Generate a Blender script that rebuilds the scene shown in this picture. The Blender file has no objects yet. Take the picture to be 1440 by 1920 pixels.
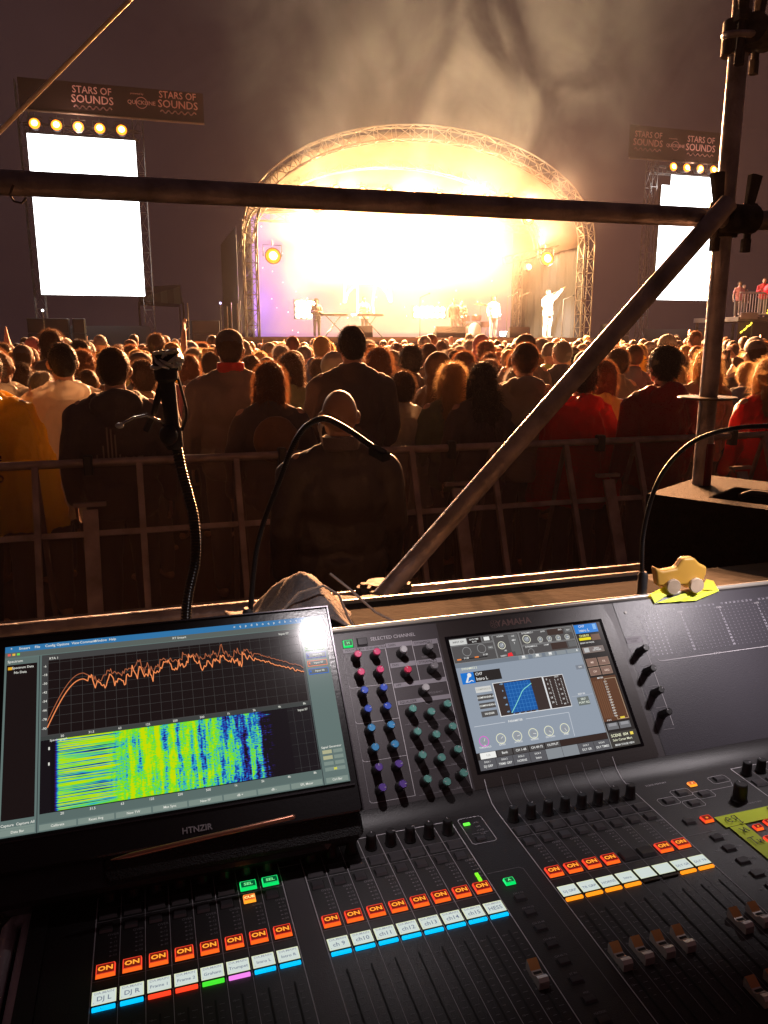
import bpy, math, random
import numpy as np
from mathutils import Vector, Matrix, noise
R = math.radians
rnd = random.Random(7)
S = bpy.context.scene
COL = S.collection

# ------------------------------------------------------------------ camera, world, lights, exposure
cam_d = bpy.data.cameras.new('camera'); cam = bpy.data.objects.new('camera', cam_d); COL.objects.link(cam)
cam.location = (0, 0, 1.9)
cam.rotation_euler = (R(90 - 12.42), 0, R(-17.08))
cam_d.sensor_fit = 'VERTICAL'; cam_d.sensor_height = 36.0; cam_d.lens = 36.0 * 1445.5 / 1920
cam_d.clip_start = 0.05; cam_d.clip_end = 400
S.camera = cam
W = bpy.data.worlds.new('World'); S.world = W; W.use_nodes = True
wb = W.node_tree.nodes['Background']
wb.inputs[0].default_value = (0.078, 0.039, 0.038, 1); wb.inputs[1].default_value = 0.32
_N, _L = W.node_tree.nodes, W.node_tree.links     # night sky: low cloud faintly lit by the show
_tc = _N.new('ShaderNodeTexCoord'); _nz = _N.new('ShaderNodeTexNoise'); _nz.inputs['Scale'].default_value = 2.6; _nz.inputs['Detail'].default_value = 5; _nz.inputs['Distortion'].default_value = .6
_cr = _N.new('ShaderNodeValToRGB'); _cr.color_ramp.elements[0].position = .32; _cr.color_ramp.elements[1].position = .72
_cr.color_ramp.elements[0].color = (.052, .024, .030, 1); _cr.color_ramp.elements[1].color = (.108, .056, .060, 1)
_L.new(_tc.outputs['Generated'], _nz.inputs['Vector']); _L.new(_nz.outputs['Fac'], _cr.inputs[0]); _L.new(_cr.outputs[0], wb.inputs[0])
S.view_settings.view_transform = 'Standard'; S.view_settings.look = 'None'
S.view_settings.exposure = 0.0; S.view_settings.gamma = 1.0
S.cycles.use_denoising = True
S.cycles.max_bounces = 6; S.cycles.volume_bounces = 0; S.cycles.transparent_max_bounces = 24
S.cycles.volume_step_rate = 1.0; S.cycles.volume_max_steps = 128
S.cycles.sample_clamp_indirect = 4.0
try: S.cycles.use_light_tree = True
except Exception: pass

def lamp(kind, name, loc, power, color, size=0.1, rot=None, parent=None, **kw):
    d = bpy.data.lights.new(name, kind); d.energy = power; d.color = color
    if kind == 'AREA':
        d.shape = 'RECTANGLE'; d.size = size; d.size_y = kw.get('size_y', size)
    else:
        d.shadow_soft_size = size
    if kind == 'SPOT':
        d.spot_size = kw.get('spot', R(90)); d.spot_blend = 1.0
    o = bpy.data.objects.new(name, d); COL.objects.link(o); o.location = loc
    if rot: o.rotation_euler = rot
    if parent: o.parent = parent
    return o

# ------------------------------------------------------------------ materials
MATS = {}
def nodes_of(m): return m.node_tree.nodes, m.node_tree.links
def mat(name, color=(0.5, 0.5, 0.5), rough=0.6, metal=0.0, emit=None, es=1.0, bump=0.0, bscale=40.0, var=0.0, vscale=4.0,
        sheen=0.0, trans=0.0, alpha=1.0, coat=0.0, spec=0.5, sheen_tint=None):
    if name in MATS: return MATS[name]
    m = bpy.data.materials.new(name); m.use_nodes = True; N, L = nodes_of(m)
    b = N['Principled BSDF']
    b.inputs['Base Color'].default_value = (*color, 1); b.inputs['Roughness'].default_value = rough
    b.inputs['Metallic'].default_value = metal; b.inputs['Specular IOR Level'].default_value = spec
    b.inputs['Coat Weight'].default_value = coat; b.inputs['Alpha'].default_value = alpha
    if sheen:
        b.inputs['Sheen Weight'].default_value = sheen; b.inputs['Sheen Roughness'].default_value = 0.35
        b.inputs['Sheen Tint'].default_value = (*(sheen_tint or (1, .85, .7)), 1)
    if emit:
        b.inputs['Emission Color'].default_value = (*emit, 1); b.inputs['Emission Strength'].default_value = es
    if bump or var:
        tc = N.new('ShaderNodeTexCoord'); nz = N.new('ShaderNodeTexNoise'); nz.inputs['Scale'].default_value = bscale; nz.inputs['Detail'].default_value = 4
        L.new(tc.outputs['Object'], nz.inputs['Vector'])
        if bump:
            bp = N.new('ShaderNodeBump'); bp.inputs['Strength'].default_value = bump; bp.inputs['Distance'].default_value = 0.01
            L.new(nz.outputs['Fac'], bp.inputs['Height']); L.new(bp.outputs['Normal'], b.inputs['Normal'])
        if var:
            n2 = N.new('ShaderNodeTexNoise'); n2.inputs['Scale'].default_value = vscale; n2.inputs['Detail'].default_value = 5
            L.new(tc.outputs['Object'], n2.inputs['Vector'])
            cr = N.new('ShaderNodeValToRGB')
            cr.color_ramp.elements[0].position = 0.3; cr.color_ramp.elements[1].position = 0.7
            cr.color_ramp.elements[0].color = (*[max(0, c * (1 - var)) for c in color], 1)
            cr.color_ramp.elements[1].color = (*[min(1, c * (1 + var)) for c in color], 1)
            L.new(n2.outputs['Fac'], cr.inputs[0]); L.new(cr.outputs[0], b.inputs['Base Color'])
            mr = N.new('ShaderNodeMapRange'); mr.inputs[3].default_value = max(.03, rough - .12); mr.inputs[4].default_value = min(1, rough + .12)
            L.new(nz.outputs['Fac'], mr.inputs[0]); L.new(mr.outputs[0], b.inputs['Roughness'])
    if trans:
        t = N.new('ShaderNodeBsdfTranslucent'); t.inputs[0].default_value = (*color, 1)
        mx = N.new('ShaderNodeMixShader'); mx.inputs[0].default_value = trans
        out = N['Material Output']
        L.new(b.outputs[0], mx.inputs[1]); L.new(t.outputs[0], mx.inputs[2]); L.new(mx.outputs[0], out.inputs[0])
    MATS[name] = m; return m
def glow(color, strength=1.0, rough=0.25):
    k = 'glow_%03d_%03d_%03d_%d' % (*[int(c * 255) for c in color], int(strength * 100))
    return mat(k, (0.01, 0.01, 0.01), rough, emit=color, es=strength, spec=0.5)
def flat(color, k=1.0):   # lit pixels of a display under a glossy cover
    return glow(color, k, 0.17)

# ------------------------------------------------------------------ mesh builder
def M3(loc=(0, 0, 0), rot=(0, 0, 0), scale=(1, 1, 1)):
    from mathutils import Euler
    return Matrix.LocRotScale(Vector(loc), Euler(rot), Vector(scale))
_txt = {}
def text_geo(s, size, ax='CENTER', bold=0.0):
    k = (s, ax, bold)
    if k not in _txt:
        c = bpy.data.curves.new('lettering', 'FONT'); c.body = s; c.size = 1; c.align_x = ax; c.align_y = 'CENTER'
        c.resolution_u = 2; c.offset = bold
        o = bpy.data.objects.new('lettering', c); COL.objects.link(o)
        dg = bpy.context.evaluated_depsgraph_get(); me = bpy.data.meshes.new_from_object(o.evaluated_get(dg))
        V = [tuple(v.co) for v in me.vertices]; Fc = [tuple(p.vertices) for p in me.polygons]
        bpy.data.objects.remove(o); bpy.data.meshes.remove(me); bpy.data.curves.remove(c)
        _txt[k] = (V, Fc)
    V, Fc = _txt[k]
    return [(x * size, y * size, z) for x, y, z in V], Fc

class MB:
    def __init__(s): s.v = []; s.f = []; s.m = []; s.mats = []; s.X = Matrix.Identity(4)
    def mi(s, m):
        if m not in s.mats: s.mats.append(m)
        return s.mats.index(m)
    def add(s, V, Fc, m, X=None):
        n = len(s.v); T = s.X @ X if X is not None else s.X
        s.v += [tuple(T @ Vector(p)) for p in V]
        i = s.mi(m)
        for f in Fc: s.f.append(tuple(a + n for a in f)); s.m.append(i)
        return s
    def box(s, c, d, m, rot=(0, 0, 0), taper=1.0, bev=0.0):
        x, y, z = d[0] / 2, d[1] / 2, d[2] / 2
        if bev <= 0:
            V = [(-x, -y, -z), (x, -y, -z), (x, y, -z), (-x, y, -z)] + [(a * taper, b * taper, z) for a, b in ((-x, -y), (x, -y), (x, y), (-x, y))]
            F = [(3, 2, 1, 0), (4, 5, 6, 7), (0, 1, 5, 4), (1, 2, 6, 5), (2, 3, 7, 6), (3, 0, 4, 7)]
            return s.add(V, F, m, M3(c, rot))
        b = min(bev, x, y, z * 2)
        def ring(k, zz, ins):
            X_, Y_ = (x - ins) * k, (y - ins) * k; r = b
            return [(X_ - r, -Y_, zz), (X_, -Y_ + r, zz), (X_, Y_ - r, zz), (X_ - r, Y_, zz), (-X_ + r, Y_, zz), (-X_, Y_ - r, zz), (-X_, -Y_ + r, zz), (-X_ + r, -Y_, zz)]
        V = ring(1, -z, 0) + ring(taper, z - b * .6, 0) + ring(taper, z, b * .6)
        F = [tuple(range(7, -1, -1)), tuple(range(16, 24))]
        for k in range(2):
            for i in range(8): j = (i + 1) % 8; F.append((k * 8 + i, k * 8 + j, k * 8 + 8 + j, k * 8 + 8 + i))
        return s.add(V, F, m, M3(c, rot))
    def quad(s, a, b, c, d, m): return s.add([a, b, c, d], [(0, 1, 2, 3)], m)
    def rect(s, x0, y0, x1, y1, z, m): return s.quad((x0, y0, z), (x1, y0, z), (x1, y1, z), (x0, y1, z), m)
    def frame(s, x0, y0, x1, y1, w, z, m):
        s.rect(x0, y0, x1, y0 + w, z, m); s.rect(x0, y1 - w, x1, y1, z, m); s.rect(x0, y0 + w, x0 + w, y1 - w, z, m); s.rect(x1 - w, y0 + w, x1, y1 - w, z, m)
    def line(s, pts, w, z, m):   # ribbon in the xy plane
        for (a, b) in zip(pts[:-1], pts[1:]):
            dx, dy = b[0] - a[0], b[1] - a[1]; l = math.hypot(dx, dy) or 1e-9; nx, ny = -dy / l * w / 2, dx / l * w / 2
            ex, ey = dx / l * w * .3, dy / l * w * .3
            s.quad((a[0] - nx - ex, a[1] - ny - ey, z), (b[0] - nx + ex, b[1] - ny + ey, z), (b[0] + nx + ex, b[1] + ny + ey, z), (a[0] + nx - ex, a[1] + ny - ey, z), m)
    def text(s, t, x, y, z, size, m, ax='CENTER', bold=0.0, rot=0.0, sx=1.0):
        V, F = text_geo(t, size, ax, bold)
        return s.add(V, F, m, M3((x, y, z), (0, 0, rot), (sx, 1, 1)))
    def tube(s, P, r, m, seg=12, caps=True, rnd_caps=False, closed=False):
        P = [Vector(p) for p in P]; n = len(P)
        rr = [r] * n if isinstance(r, (int, float)) else list(r)
        if rnd_caps:
            t0 = (P[0] - P[1]).normalized(); t1 = (P[-1] - P[-2]).normalized()
            A = []; B = []; ra = []; rb = []
            for a in (80, 55, 28):
                A.append(P[0] + t0 * rr[0] * math.sin(R(a))); ra.append(rr[0] * math.cos(R(a)))
            for a in (28, 55, 80):
                B.append(P[-1] + t1 * rr[-1] * math.sin(R(a))); rb.append(rr[-1] * math.cos(R(a)))
            P = A + P + B; rr = ra + rr + rb; n = len(P)
        V = []; F = []
        t = (P[1] - P[0]).normalized(); u = t.orthogonal().normalized()
        for i in range(n):
            if closed: tn = (P[(i + 1) % n] - P[i - 1])
            elif i == 0: tn = P[1] - P[0]
            elif i == n - 1: tn = P[-1] - P[-2]
            else: tn = P[i + 1] - P[i - 1]
            tn = tn.normalized() if tn.length > 1e-9 else t
            u = (u - tn * u.dot(tn)).normalized(); w = tn.cross(u); t = tn
            for k in range(seg):
                a = 2 * math.pi * k / seg; V.append(P[i] + (u * math.cos(a) + w * math.sin(a)) * rr[i])
        for i in range(n - 1 + (1 if closed else 0)):
            for k in range(seg):
                j = (k + 1) % seg; i2 = (i + 1) % n
                F.append((i * seg + k, i * seg + j, i2 * seg + j, i2 * seg + k))
        if caps and not closed: F.append(tuple(range(seg - 1, -1, -1))); F.append(tuple((n - 1) * seg + k for k in range(seg)))
        return s.add(V, F, m)
    def lathe(s, prof, m, c=(0, 0, 0), seg=20, rot=(0, 0, 0), ridge=0.0, nr=12):
        V = []; F = []; n = len(prof)
        for (r, z) in prof:
            for k in range(seg):
                a = 2 * math.pi * k / seg; q = r * (1 - ridge * (0.5 + 0.5 * math.cos(nr * a)))
                V.append((q * math.cos(a), q * math.sin(a), z))
        for i in range(n - 1):
            for k in range(seg):
                j = (k + 1) % seg; F.append((i * seg + k, i * seg + j, (i + 1) * seg + j, (i + 1) * seg + k))
        F.append(tuple(range(seg - 1, -1, -1))); F.append(tuple((n - 1) * seg + k for k in range(seg)))
        return s.add(V, F, m, M3(c, rot))
    def ell(s, c, r, m, rot=(0, 0, 0), su=14, sv=9):
        V = [(0, 0, -1)]; F = []
        for i in range(1, sv):
            a = math.pi * i / sv - math.pi / 2
            for k in range(su):
                b = 2 * math.pi * k / su; V.append((math.cos(a) * math.cos(b), math.cos(a) * math.sin(b), math.sin(a)))
        V.append((0, 0, 1)); top = len(V) - 1
        for k in range(su):
            j = (k + 1) % su; F.append((0, 1 + j, 1 + k)); F.append((top, 1 + (sv - 2) * su + k, 1 + (sv - 2) * su + j))
            for i in range(sv - 2): F.append((1 + i * su + k, 1 + i * su + j, 1 + (i + 1) * su + j, 1 + (i + 1) * su + k))
        return s.add(V, F, m, M3(c, rot, r))
    def cap(s, a, b, ra, rb, m, seg=12):
        return s.tube([a, b], [ra, rb], m, seg, rnd_caps=True)
    def mesh(s, name, smooth=False, ang=None):
        me = bpy.data.meshes.new(name); me.from_pydata(s.v, [], s.f)
        for m in s.mats: me.materials.append(m)
        me.polygons.foreach_set('material_index', s.m)
        if smooth: me.polygons.foreach_set('use_smooth', [True] * len(s.f))
        me.update()
        if smooth and ang is not None:
            try: me.set_sharp_from_angle(angle=R(ang))
            except Exception: pass
        return me
    def build(s, name, parent=None, loc=None, smooth=False, ang=40, M=None):
        o = bpy.data.objects.new(name, s.mesh(name, smooth, ang)); COL.objects.link(o)
        if parent: o.parent = parent
        if M is not None: o.matrix_local = M
        if loc: o.location = loc
        return o

def empty(name, loc, rz=0.0):
    o = bpy.data.objects.new(name, None); COL.objects.link(o); o.location = loc; o.rotation_euler = (0, 0, rz); o.empty_display_size = .1
    return o
def tag(o, label=None, cat=None, group=None, kind=None):
    if label: o['label'] = label
    if cat: o['category'] = cat
    if group: o['group'] = group
    if kind: o['kind'] = kind
    return o
def copy_tree(o, parent=None):
    c = o.copy(); COL.objects.link(c); c.parent = parent
    for ch in list(o.children): copy_tree(ch, c)
    return c
# ------------------------------------------------------------------ setting: ground, haze, smoke
M_mud = mat('trodden_ground', (0.05, 0.04, 0.03), 0.7, bump=.6, bscale=6, var=.5, vscale=.6)
g = MB(); g.quad((-250, -60, 0), (300, -60, 0), (300, 330, 0), (-250, 330, 0), M_mud)
tag(g.build('ground'), kind='structure')

def volume_box(name, lo, hi, density, color=(1, 1, 1), aniso=0.3, nodes=None, step=None, label=None):
    m = bpy.data.materials.new(name); m.use_nodes = True; N, L = nodes_of(m)
    N.remove(N['Principled BSDF']); pv = N.new('ShaderNodeVolumePrincipled'); out = N['Material Output']
    pv.inputs['Color'].default_value = (*color, 1); pv.inputs['Density'].default_value = density; pv.inputs['Anisotropy'].default_value = aniso
    L.new(pv.outputs[0], out.inputs['Volume'])
    if nodes: nodes(N, L, pv)
    b = MB(); c = [(lo[i] + hi[i]) / 2 for i in range(3)]; d = [hi[i] - lo[i] for i in range(3)]
    b.box(c, d, m); o = b.build(name)
    if nodes: m.volume_intersection_method if False else None
    return tag(o, kind='stuff')
volume_box('haze', (-60, -8, -1), (90, 80, 25), 0.00016, (.90, .80, .95), 0.5)

def smoke_nodes(N, L, pv):
    tc = N.new('ShaderNodeTexCoord')
    mp = N.new('ShaderNodeMapping'); mp.inputs['Scale'].default_value = (0.30, 0.30, 0.24); mp.inputs['Rotation'].default_value = (0, R(25), 0)
    L.new(tc.outputs['Object'], mp.inputs[0])
    nz = N.new('ShaderNodeTexNoise'); nz.inputs['Scale'].default_value = 1.0; nz.inputs['Detail'].default_value = 5.5; nz.inputs['Roughness'].default_value = 0.62; nz.inputs['Distortion'].default_value = 1.6
    L.new(mp.outputs[0], nz.inputs['Vector'])
    def math_(op, a, b=None, clamp=False):
        n = N.new('ShaderNodeMath'); n.operation = op; n.use_clamp = clamp
        for i, v in enumerate((a, b)):
            if v is None: continue
            if isinstance(v, (int, float)): n.inputs[i].default_value = v
            else: L.new(v, n.inputs[i])
        return n.outputs[0]
    sp = N.new('ShaderNodeSeparateXYZ'); L.new(tc.outputs['Object'], sp.inputs[0])
    x, y, z = sp.outputs
    # plume: a column over the stage which widens and drifts to the right with height
    cx = math_('ADD', math_('MULTIPLY', z, 0.42), 6.6)
    wx = math_('ADD', math_('MULTIPLY', z, 0.62), 4.6)
    dx = math_('DIVIDE', math_('SUBTRACT', x, cx), wx)
    dy = math_('DIVIDE', math_('SUBTRACT', y, 26.4), 4.8)
    r2 = math_('ADD', math_('MULTIPLY', dx, dx), math_('MULTIPLY', dy, dy))
    fall = math_('SUBTRACT', 1.0, math_('ADD', r2, math_('MULTIPLY', math_('SUBTRACT', nz.outputs['Fac'], .5), 1.6)), True)
    up_ = math_('DIVIDE', math_('SUBTRACT', z, 6.5), 8.0, True)
    low_ = math_('DIVIDE', math_('SUBTRACT', 6.0, z), 3.0, True)
    hz = math_('ADD', math_('ADD', .35, math_('MULTIPLY', up_, 1.5)), math_('MULTIPLY', low_, .7))
    hz = math_('SQRT', math_('MULTIPLY', hz, math_('SUBTRACT', 1.0, math_('DIVIDE', math_('SUBTRACT', z, 12.0), 11.0), True)))
    ns = math_('MULTIPLY', math_('SUBTRACT', nz.outputs['Fac'], 0.45), 5.2, True)
    ns2 = math_('ADD', math_('MULTIPLY', ns, 1.1), 0.05)
    d = math_('MULTIPLY', math_('MULTIPLY', fall, math_('MULTIPLY', hz, hz)), math_('MULTIPLY', ns2, SMOKE))
    L.new(d, pv.inputs['Density'])
SMOKE = 0.042
volume_box('smoke', (-8, 20.2, 2.2), (32, 31.0, 23), 0.0, (1, .95, .88), 0.1, smoke_nodes)

def stage_smoke_nodes(N, L, pv):
    tc = N.new('ShaderNodeTexCoord'); nz = N.new('ShaderNodeTexNoise'); nz.inputs['Scale'].default_value = .55; nz.inputs['Detail'].default_value = 4; nz.inputs['Distortion'].default_value = .8
    L.new(tc.outputs['Object'], nz.inputs['Vector']); sp = N.new('ShaderNodeSeparateXYZ'); L.new(tc.outputs['Object'], sp.inputs[0])
    def mr(v, a, b, c, d):
        n = N.new('ShaderNodeMapRange'); n.interpolation_type = 'SMOOTHSTEP'; n.inputs[1].default_value = a; n.inputs[2].default_value = b; n.inputs[3].default_value = c; n.inputs[4].default_value = d; L.new(v, n.inputs[0]); return n.outputs[0]
    def mul(a, b):
        n = N.new('ShaderNodeMath'); n.operation = 'MULTIPLY'
        for i, v in enumerate((a, b)):
            if isinstance(v, float): n.inputs[i].default_value = v
            else: L.new(v, n.inputs[i])
        return n.outputs[0]
    d = mul(mr(sp.outputs[0], 4.2, 6.2, .35, 1), mr(sp.outputs[0], 11.8, 14.6, 1, .10)); d = mul(d, mr(sp.outputs[2], 3.5, 5.2, .05, 1)); d = mul(d, mr(sp.outputs[2], 6.2, 7.8, 1, .1)); d = mul(d, mr(nz.outputs['Fac'], .36, .62, .35, 1.5))
    L.new(mul(d, STAGE_SMOKE), pv.inputs['Density'])
STAGE_SMOKE = .085
volume_box('stage_smoke', (3.9, 26.5, 2.09), (15.3, 30.3, 8.0), 0.0, (1, .95, .86), 0.1, stage_smoke_nodes)

# ------------------------------------------------------------------ stage
M_alu = mat('aluminium_truss', (0.13, 0.105, 0.085), 0.5, 0.5, var=.15)
M_black = mat('black_cloth', (0.018, 0.016, 0.017), 0.85, bump=.3, bscale=25)
M_dark = mat('dark_plastic', (0.02, 0.019, 0.021), 0.5, bump=.1, bscale=60)
M_steel = mat('dull_steel', (0.10, 0.095, 0.09), 0.45, 0.8, bump=.15, bscale=30, var=.35, vscale=9)
M_canvas = mat('pale_canopy_canvas', (0.035, 0.025, 0.018), 0.9, trans=.15, spec=.1)
CX, HW, SZ, SY = 9.6, 6.1, 2.06, 26.0

def truss(mb, P, w, m, r=.028, br=.014, step=None):
    r *= .8; br *= .8
    """box truss with lattice along a path of points"""
    P = [Vector(p) for p in P]; off = [(-w / 2, -w / 2), (w / 2, -w / 2), (w / 2, w / 2), (-w / 2, w / 2)]
    rails = [[], [], [], []]
    for i, p in enumerate(P):
        t = (P[min(i + 1, len(P) - 1)] - P[max(i - 1, 0)]).normalized()
        sidev = Vector((0, 1, 0)) if abs(t.y) < .9 else Vector((1, 0, 0))
        u = t.cross(sidev).normalized()
        for k, (a, b) in enumerate(off): rails[k].append(p + u * a + sidev * b)
    for k in range(4): mb.tube(rails[k], r, m, 6)
    for i in range(len(P) - 1):
        for k in range(4):
            j = (k + 1) % 4
            mb.tube([rails[k][i], rails[j][i]], br, m, 4)
            a, b = (rails[k][i], rails[j][i + 1]) if (i % 2 == 0) else (rails[j][i], rails[k][i + 1])
            mb.tube([a, b], br, m, 4)
def seg(a, b, n): a, b = Vector(a), Vector(b); return [a.lerp(b, i / n) for i in range(n + 1)]

st = tag(empty('concert_stage', (CX, SY, 0)), 'open-air concert stage with arched truss roof and glowing smoke behind the crowd', 'stage')
def sb(mb, name, **k): mb.X = Matrix.Identity(4); return mb.build(name, st, **k)
OFF = Matrix.Translation((-CX, -SY, 0))
def SMB(): m = MB(); m.X = OFF; return m
m = SMB(); m.box((CX, SY + 3.3, SZ - .08), (2 * HW + 1.2, 7.6, .16), mat('stage_deck_board', (.05, .045, .045), .4, bump=.1, bscale=20)); sb(m, 'deck')
m = SMB()
for i in range(26):
    x0 = CX - HW - .6 + i * (2 * HW + 1.2) / 26; x1 = x0 + (2 * HW + 1.2) / 26
    m.quad((x0, SY - .52, 0), ((x0 + x1) / 2, SY - .47, 0), ((x0 + x1) / 2, SY - .47, SZ - .17), (x0, SY - .52, SZ - .17), M_black)
    m.quad(((x0 + x1) / 2, SY - .47, 0), (x1, SY - .52, 0), (x1, SY - .52, SZ - .17), ((x0 + x1) / 2, SY - .47, SZ - .17), M_black)
sb(m, 'skirt')
m = SMB(); m.box((CX, SY - .56, SZ - .05), (2 * HW + 1.2, .06, .10), M_alu); sb(m, 'front_edge_rail')
for sx in (-1, 1):
    m = SMB(); X = CX + sx * HW
    truss(m, seg((X, SY, 0), (X, SY, 5.35), 11), .42, M_alu, .03, .018); sb(m, 'tower', smooth=True)
    m = SMB(); truss(m, seg((X, SY + 5.6, 0), (X, SY + 5.6, 5.35), 9), .40, M_alu, .03, .018); sb(m, 'tower', smooth=True)
def arch(y, a=HW, h=3.3, z0=5.35, n=30, th0=0, th1=180):
    return [(CX - a * math.cos(R(th0 + (th1 - th0) * i / n)), y, z0 + h * math.sin(R(th0 + (th1 - th0) * i / n))) for i in range(n + 1)]
m = SMB(); truss(m, arch(SY), .42, M_alu, .03, .018); sb(m, 'arch_truss', smooth=True)
m = SMB(); truss(m, arch(SY + 2.9, HW - .35, 2.95), .3, M_alu, .022, .012); sb(m, 'arch_truss', smooth=True)
m = SMB(); truss(m, arch(SY + 5.6, HW - .5, 2.5), .3, M_alu, .022, .012); sb(m, 'arch_truss', smooth=True)
# canopy: shell between the arches
m = SMB()
rows = [arch(SY + .35 + k * .75, HW + .12 - .06 * k, 3.42 - .12 * k, n=30) for k in range(8)]
V = [p for r_ in rows for p in r_]; F = []
for k in range(7):
    for i in range(30): F.append((k * 31 + i, k * 31 + i + 1, (k + 1) * 31 + i + 1, (k + 1) * 31 + i))
m.add(V, F, M_canvas); o = sb(m, 'roof_canopy', smooth=True, ang=80)
sd = o.modifiers.new('thickness', 'SOLIDIFY'); sd.thickness = .02
m = SMB()
for y in (SY + .9, SY + 3.2): truss(m, seg((CX - 5.4, y, 6.75 if y < 28 else 6.3), (CX + 5.4, y, 6.75 if y < 28 else 6.3), 20), .3, M_alu, .022, .012)
sb(m, 'lighting_truss', smooth=True)
m = SMB()
truss(m, seg((CX + 3.4, SY + 1.2, 4.85), (CX + 5.6, SY + 1.2, 5.3), 6), .26, M_alu, .02, .012)
sb(m, 'lighting_truss', smooth=True)
for sx in (-1, 1):
    m = SMB(); X = CX + sx * (HW + .35); n = 16
    for i in range(n):
        y0 = SY + .6 + i * .32; m.quad((X + .05 * (i % 2), y0, SZ), (X + .05 * ((i + 1) % 2), y0 + .32, SZ), (X + .05 * ((i + 1) % 2), y0 + .32, 5.6), (X + .05 * (i % 2), y0, 5.6), M_black)
    sb(m, 'side_curtain')

# back video wall
def wall_screen_material():
    m = bpy.data.materials.new('video_wall_picture'); m.use_nodes = True; N, L = nodes_of(m); b = N['Principled BSDF']
    b.inputs['Base Color'].default_value = (.02, .02, .02, 1); b.inputs['Roughness'].default_value = .4
    tc = N.new('ShaderNodeTexCoord'); sp = N.new('ShaderNodeSeparateXYZ'); L.new(tc.outputs['Generated'], sp.inputs[0])
    cr = N.new('ShaderNodeValToRGB'); L.new(sp.outputs[0], cr.inputs[0])
    e = cr.color_ramp.elements; e[0].position = 0; e[0].color = (.20, .09, .62, 1); e[1].position = 1; e[1].color = (.28, .10, .16, 1)
    for p, c in ((.10, (.36, .14, .46, 1)), (.35, (.42, .16, .24, 1)), (.7, (.40, .19, .22, 1))):
        q = cr.color_ramp.elements.new(p); q.color = c
    vo = N.new('ShaderNodeTexVoronoi'); vo.inputs['Scale'].default_value = 3.2; L.new(tc.outputs['Object'], vo.inputs['Vector'])
    lt = N.new('ShaderNodeMath'); lt.operation = 'LESS_THAN'; lt.inputs[1].default_value = .09; L.new(vo.outputs['Distance'], lt.inputs[0])
    mx = N.new('ShaderNodeMix'); mx.data_type = 'RGBA'; L.new(lt.outputs[0], mx.inputs[0]); L.new(cr.outputs[0], mx.inputs[6]); mx.inputs[7].default_value = (1.6, 1.5, 1.6, 1)
    L.new(mx.outputs[2], b.inputs['Emission Color']); b.inputs['Emission Strength'].default_value = 1.0
    return m
vw = tag(empty('video_wall', (CX, SY + 4.6, SZ)), 'starry pink and purple video wall with white letter outlines behind the band', 'video wall')
m = MB(); m.box((0, .1, 2.3), (10.9, .2, 4.6), M_dark); m.build('housing', vw)
m = MB(); m.quad((-5.4, -.01, .05), (5.4, -.01, .05), (5.4, -.01, 4.55), (-5.4, -.01, 4.55), wall_screen_material()); m.build('screen', vw)
m = MB(); G = glow((1, .90, 1), 5); m.X = Matrix.Translation((-CX, -.03, -SZ)) @ Matrix.Rotation(R(90), 4, 'X')
T1 = [(8.02, 2.95), (8.02, 2.95), (8.38, 2.95)]
lo = 2.97
m.line([(8.05, lo), (8.36, lo)], .06, 0, G); m.line([(8.72, lo), (9.02, lo)], .06, 0, G)
m.line([(8.30, lo), (8.30, 4.05), (8.12, 4.02), (7.90, 3.80), (7.80, 3.45), (7.74, 3.45), (7.80, 4.16), (9.62, 4.22), (9.70, 3.5), (9.64, 3.5), (9.50, 3.85), (9.26, 4.10), (9.02, 4.12), (8.92, 3.4), (8.98, lo)], .055, 0, G)
m.line([(7.95, 4.40), (9.40, 4.46)], .05, 0, G); m.line([(8.30, 4.42), (8.30, 4.95)], .05, 0, G); m.line([(8.92, 4.44), (8.92, 4.95)], .05, 0, G)
m.X = Matrix.Identity(4); m.build('letter_outline', vw)

# ------------------------------------------------------------------ stage lights
M_lampbody = mat('lamp_housing', (.03, .028, .028), .4, .3)
def stage_lamp(loc, label, group, size=.16, color=(1, .42, .07), es=7, tilt=-8, yaw=0, cells=1):
    root = tag(empty('stage_light', loc, R(yaw)), label, 'stage light', group)
    T = Matrix.Rotation(R(tilt), 4, 'X')
    b = MB(); b.X = T; b.lathe([(size * .55, .26), (size * .8, .20), (size * 1.05, .03), (size * 1.15, 0), (size * 1.15, -.02)], M_lampbody, rot=(R(-90), 0, 0), seg=16)
    b.build('lamp_housing', root, smooth=True)
    y = MB(); y.tube([(-size * 1.3, .1, 0), (-size * 1.3, .1, size * 1.5), (size * 1.3, .1, size * 1.5), (size * 1.3, .1, 0)], .015, M_lampbody, 6)
    y.tube([(0, .1, size * 1.5), (0, .1, size * 2.1)], .02, M_lampbody, 6); y.build('yoke', root)
    l = MB(); l.X = T; l.lathe([(size * 1.02, 0), (size * .98, .02), (size * .60, .04)], glow((color[0], color[1] * .55, color[2] * .2), es * .35), rot=(R(90), 0, 0), c=(0, -.022, 0), seg=20); l.lathe([(size * .60, .0), (size * .4, .02), (.01, .03)], glow(color, es * 3), rot=(R(90), 0, 0), c=(0, -.0625, 0), seg=20)  # orange outer ring stands in for the halo round the glaring lamp
    l.build('lens', root, smooth=True)
    return root
WARM = (1, .62, .24)
ords = ['first', 'second', 'third', 'fourth', 'fifth', 'sixth', 'seventh', 'eighth']
for i in range(8):
    x = 6.38 + i * .894
    stage_lamp((x, SY + .1, 6.78), 'glaring warm lamp, %s from the left in the row under the stage arch' % ords[i], 'lamps in the row under the stage arch', .13, es=10)
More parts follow.
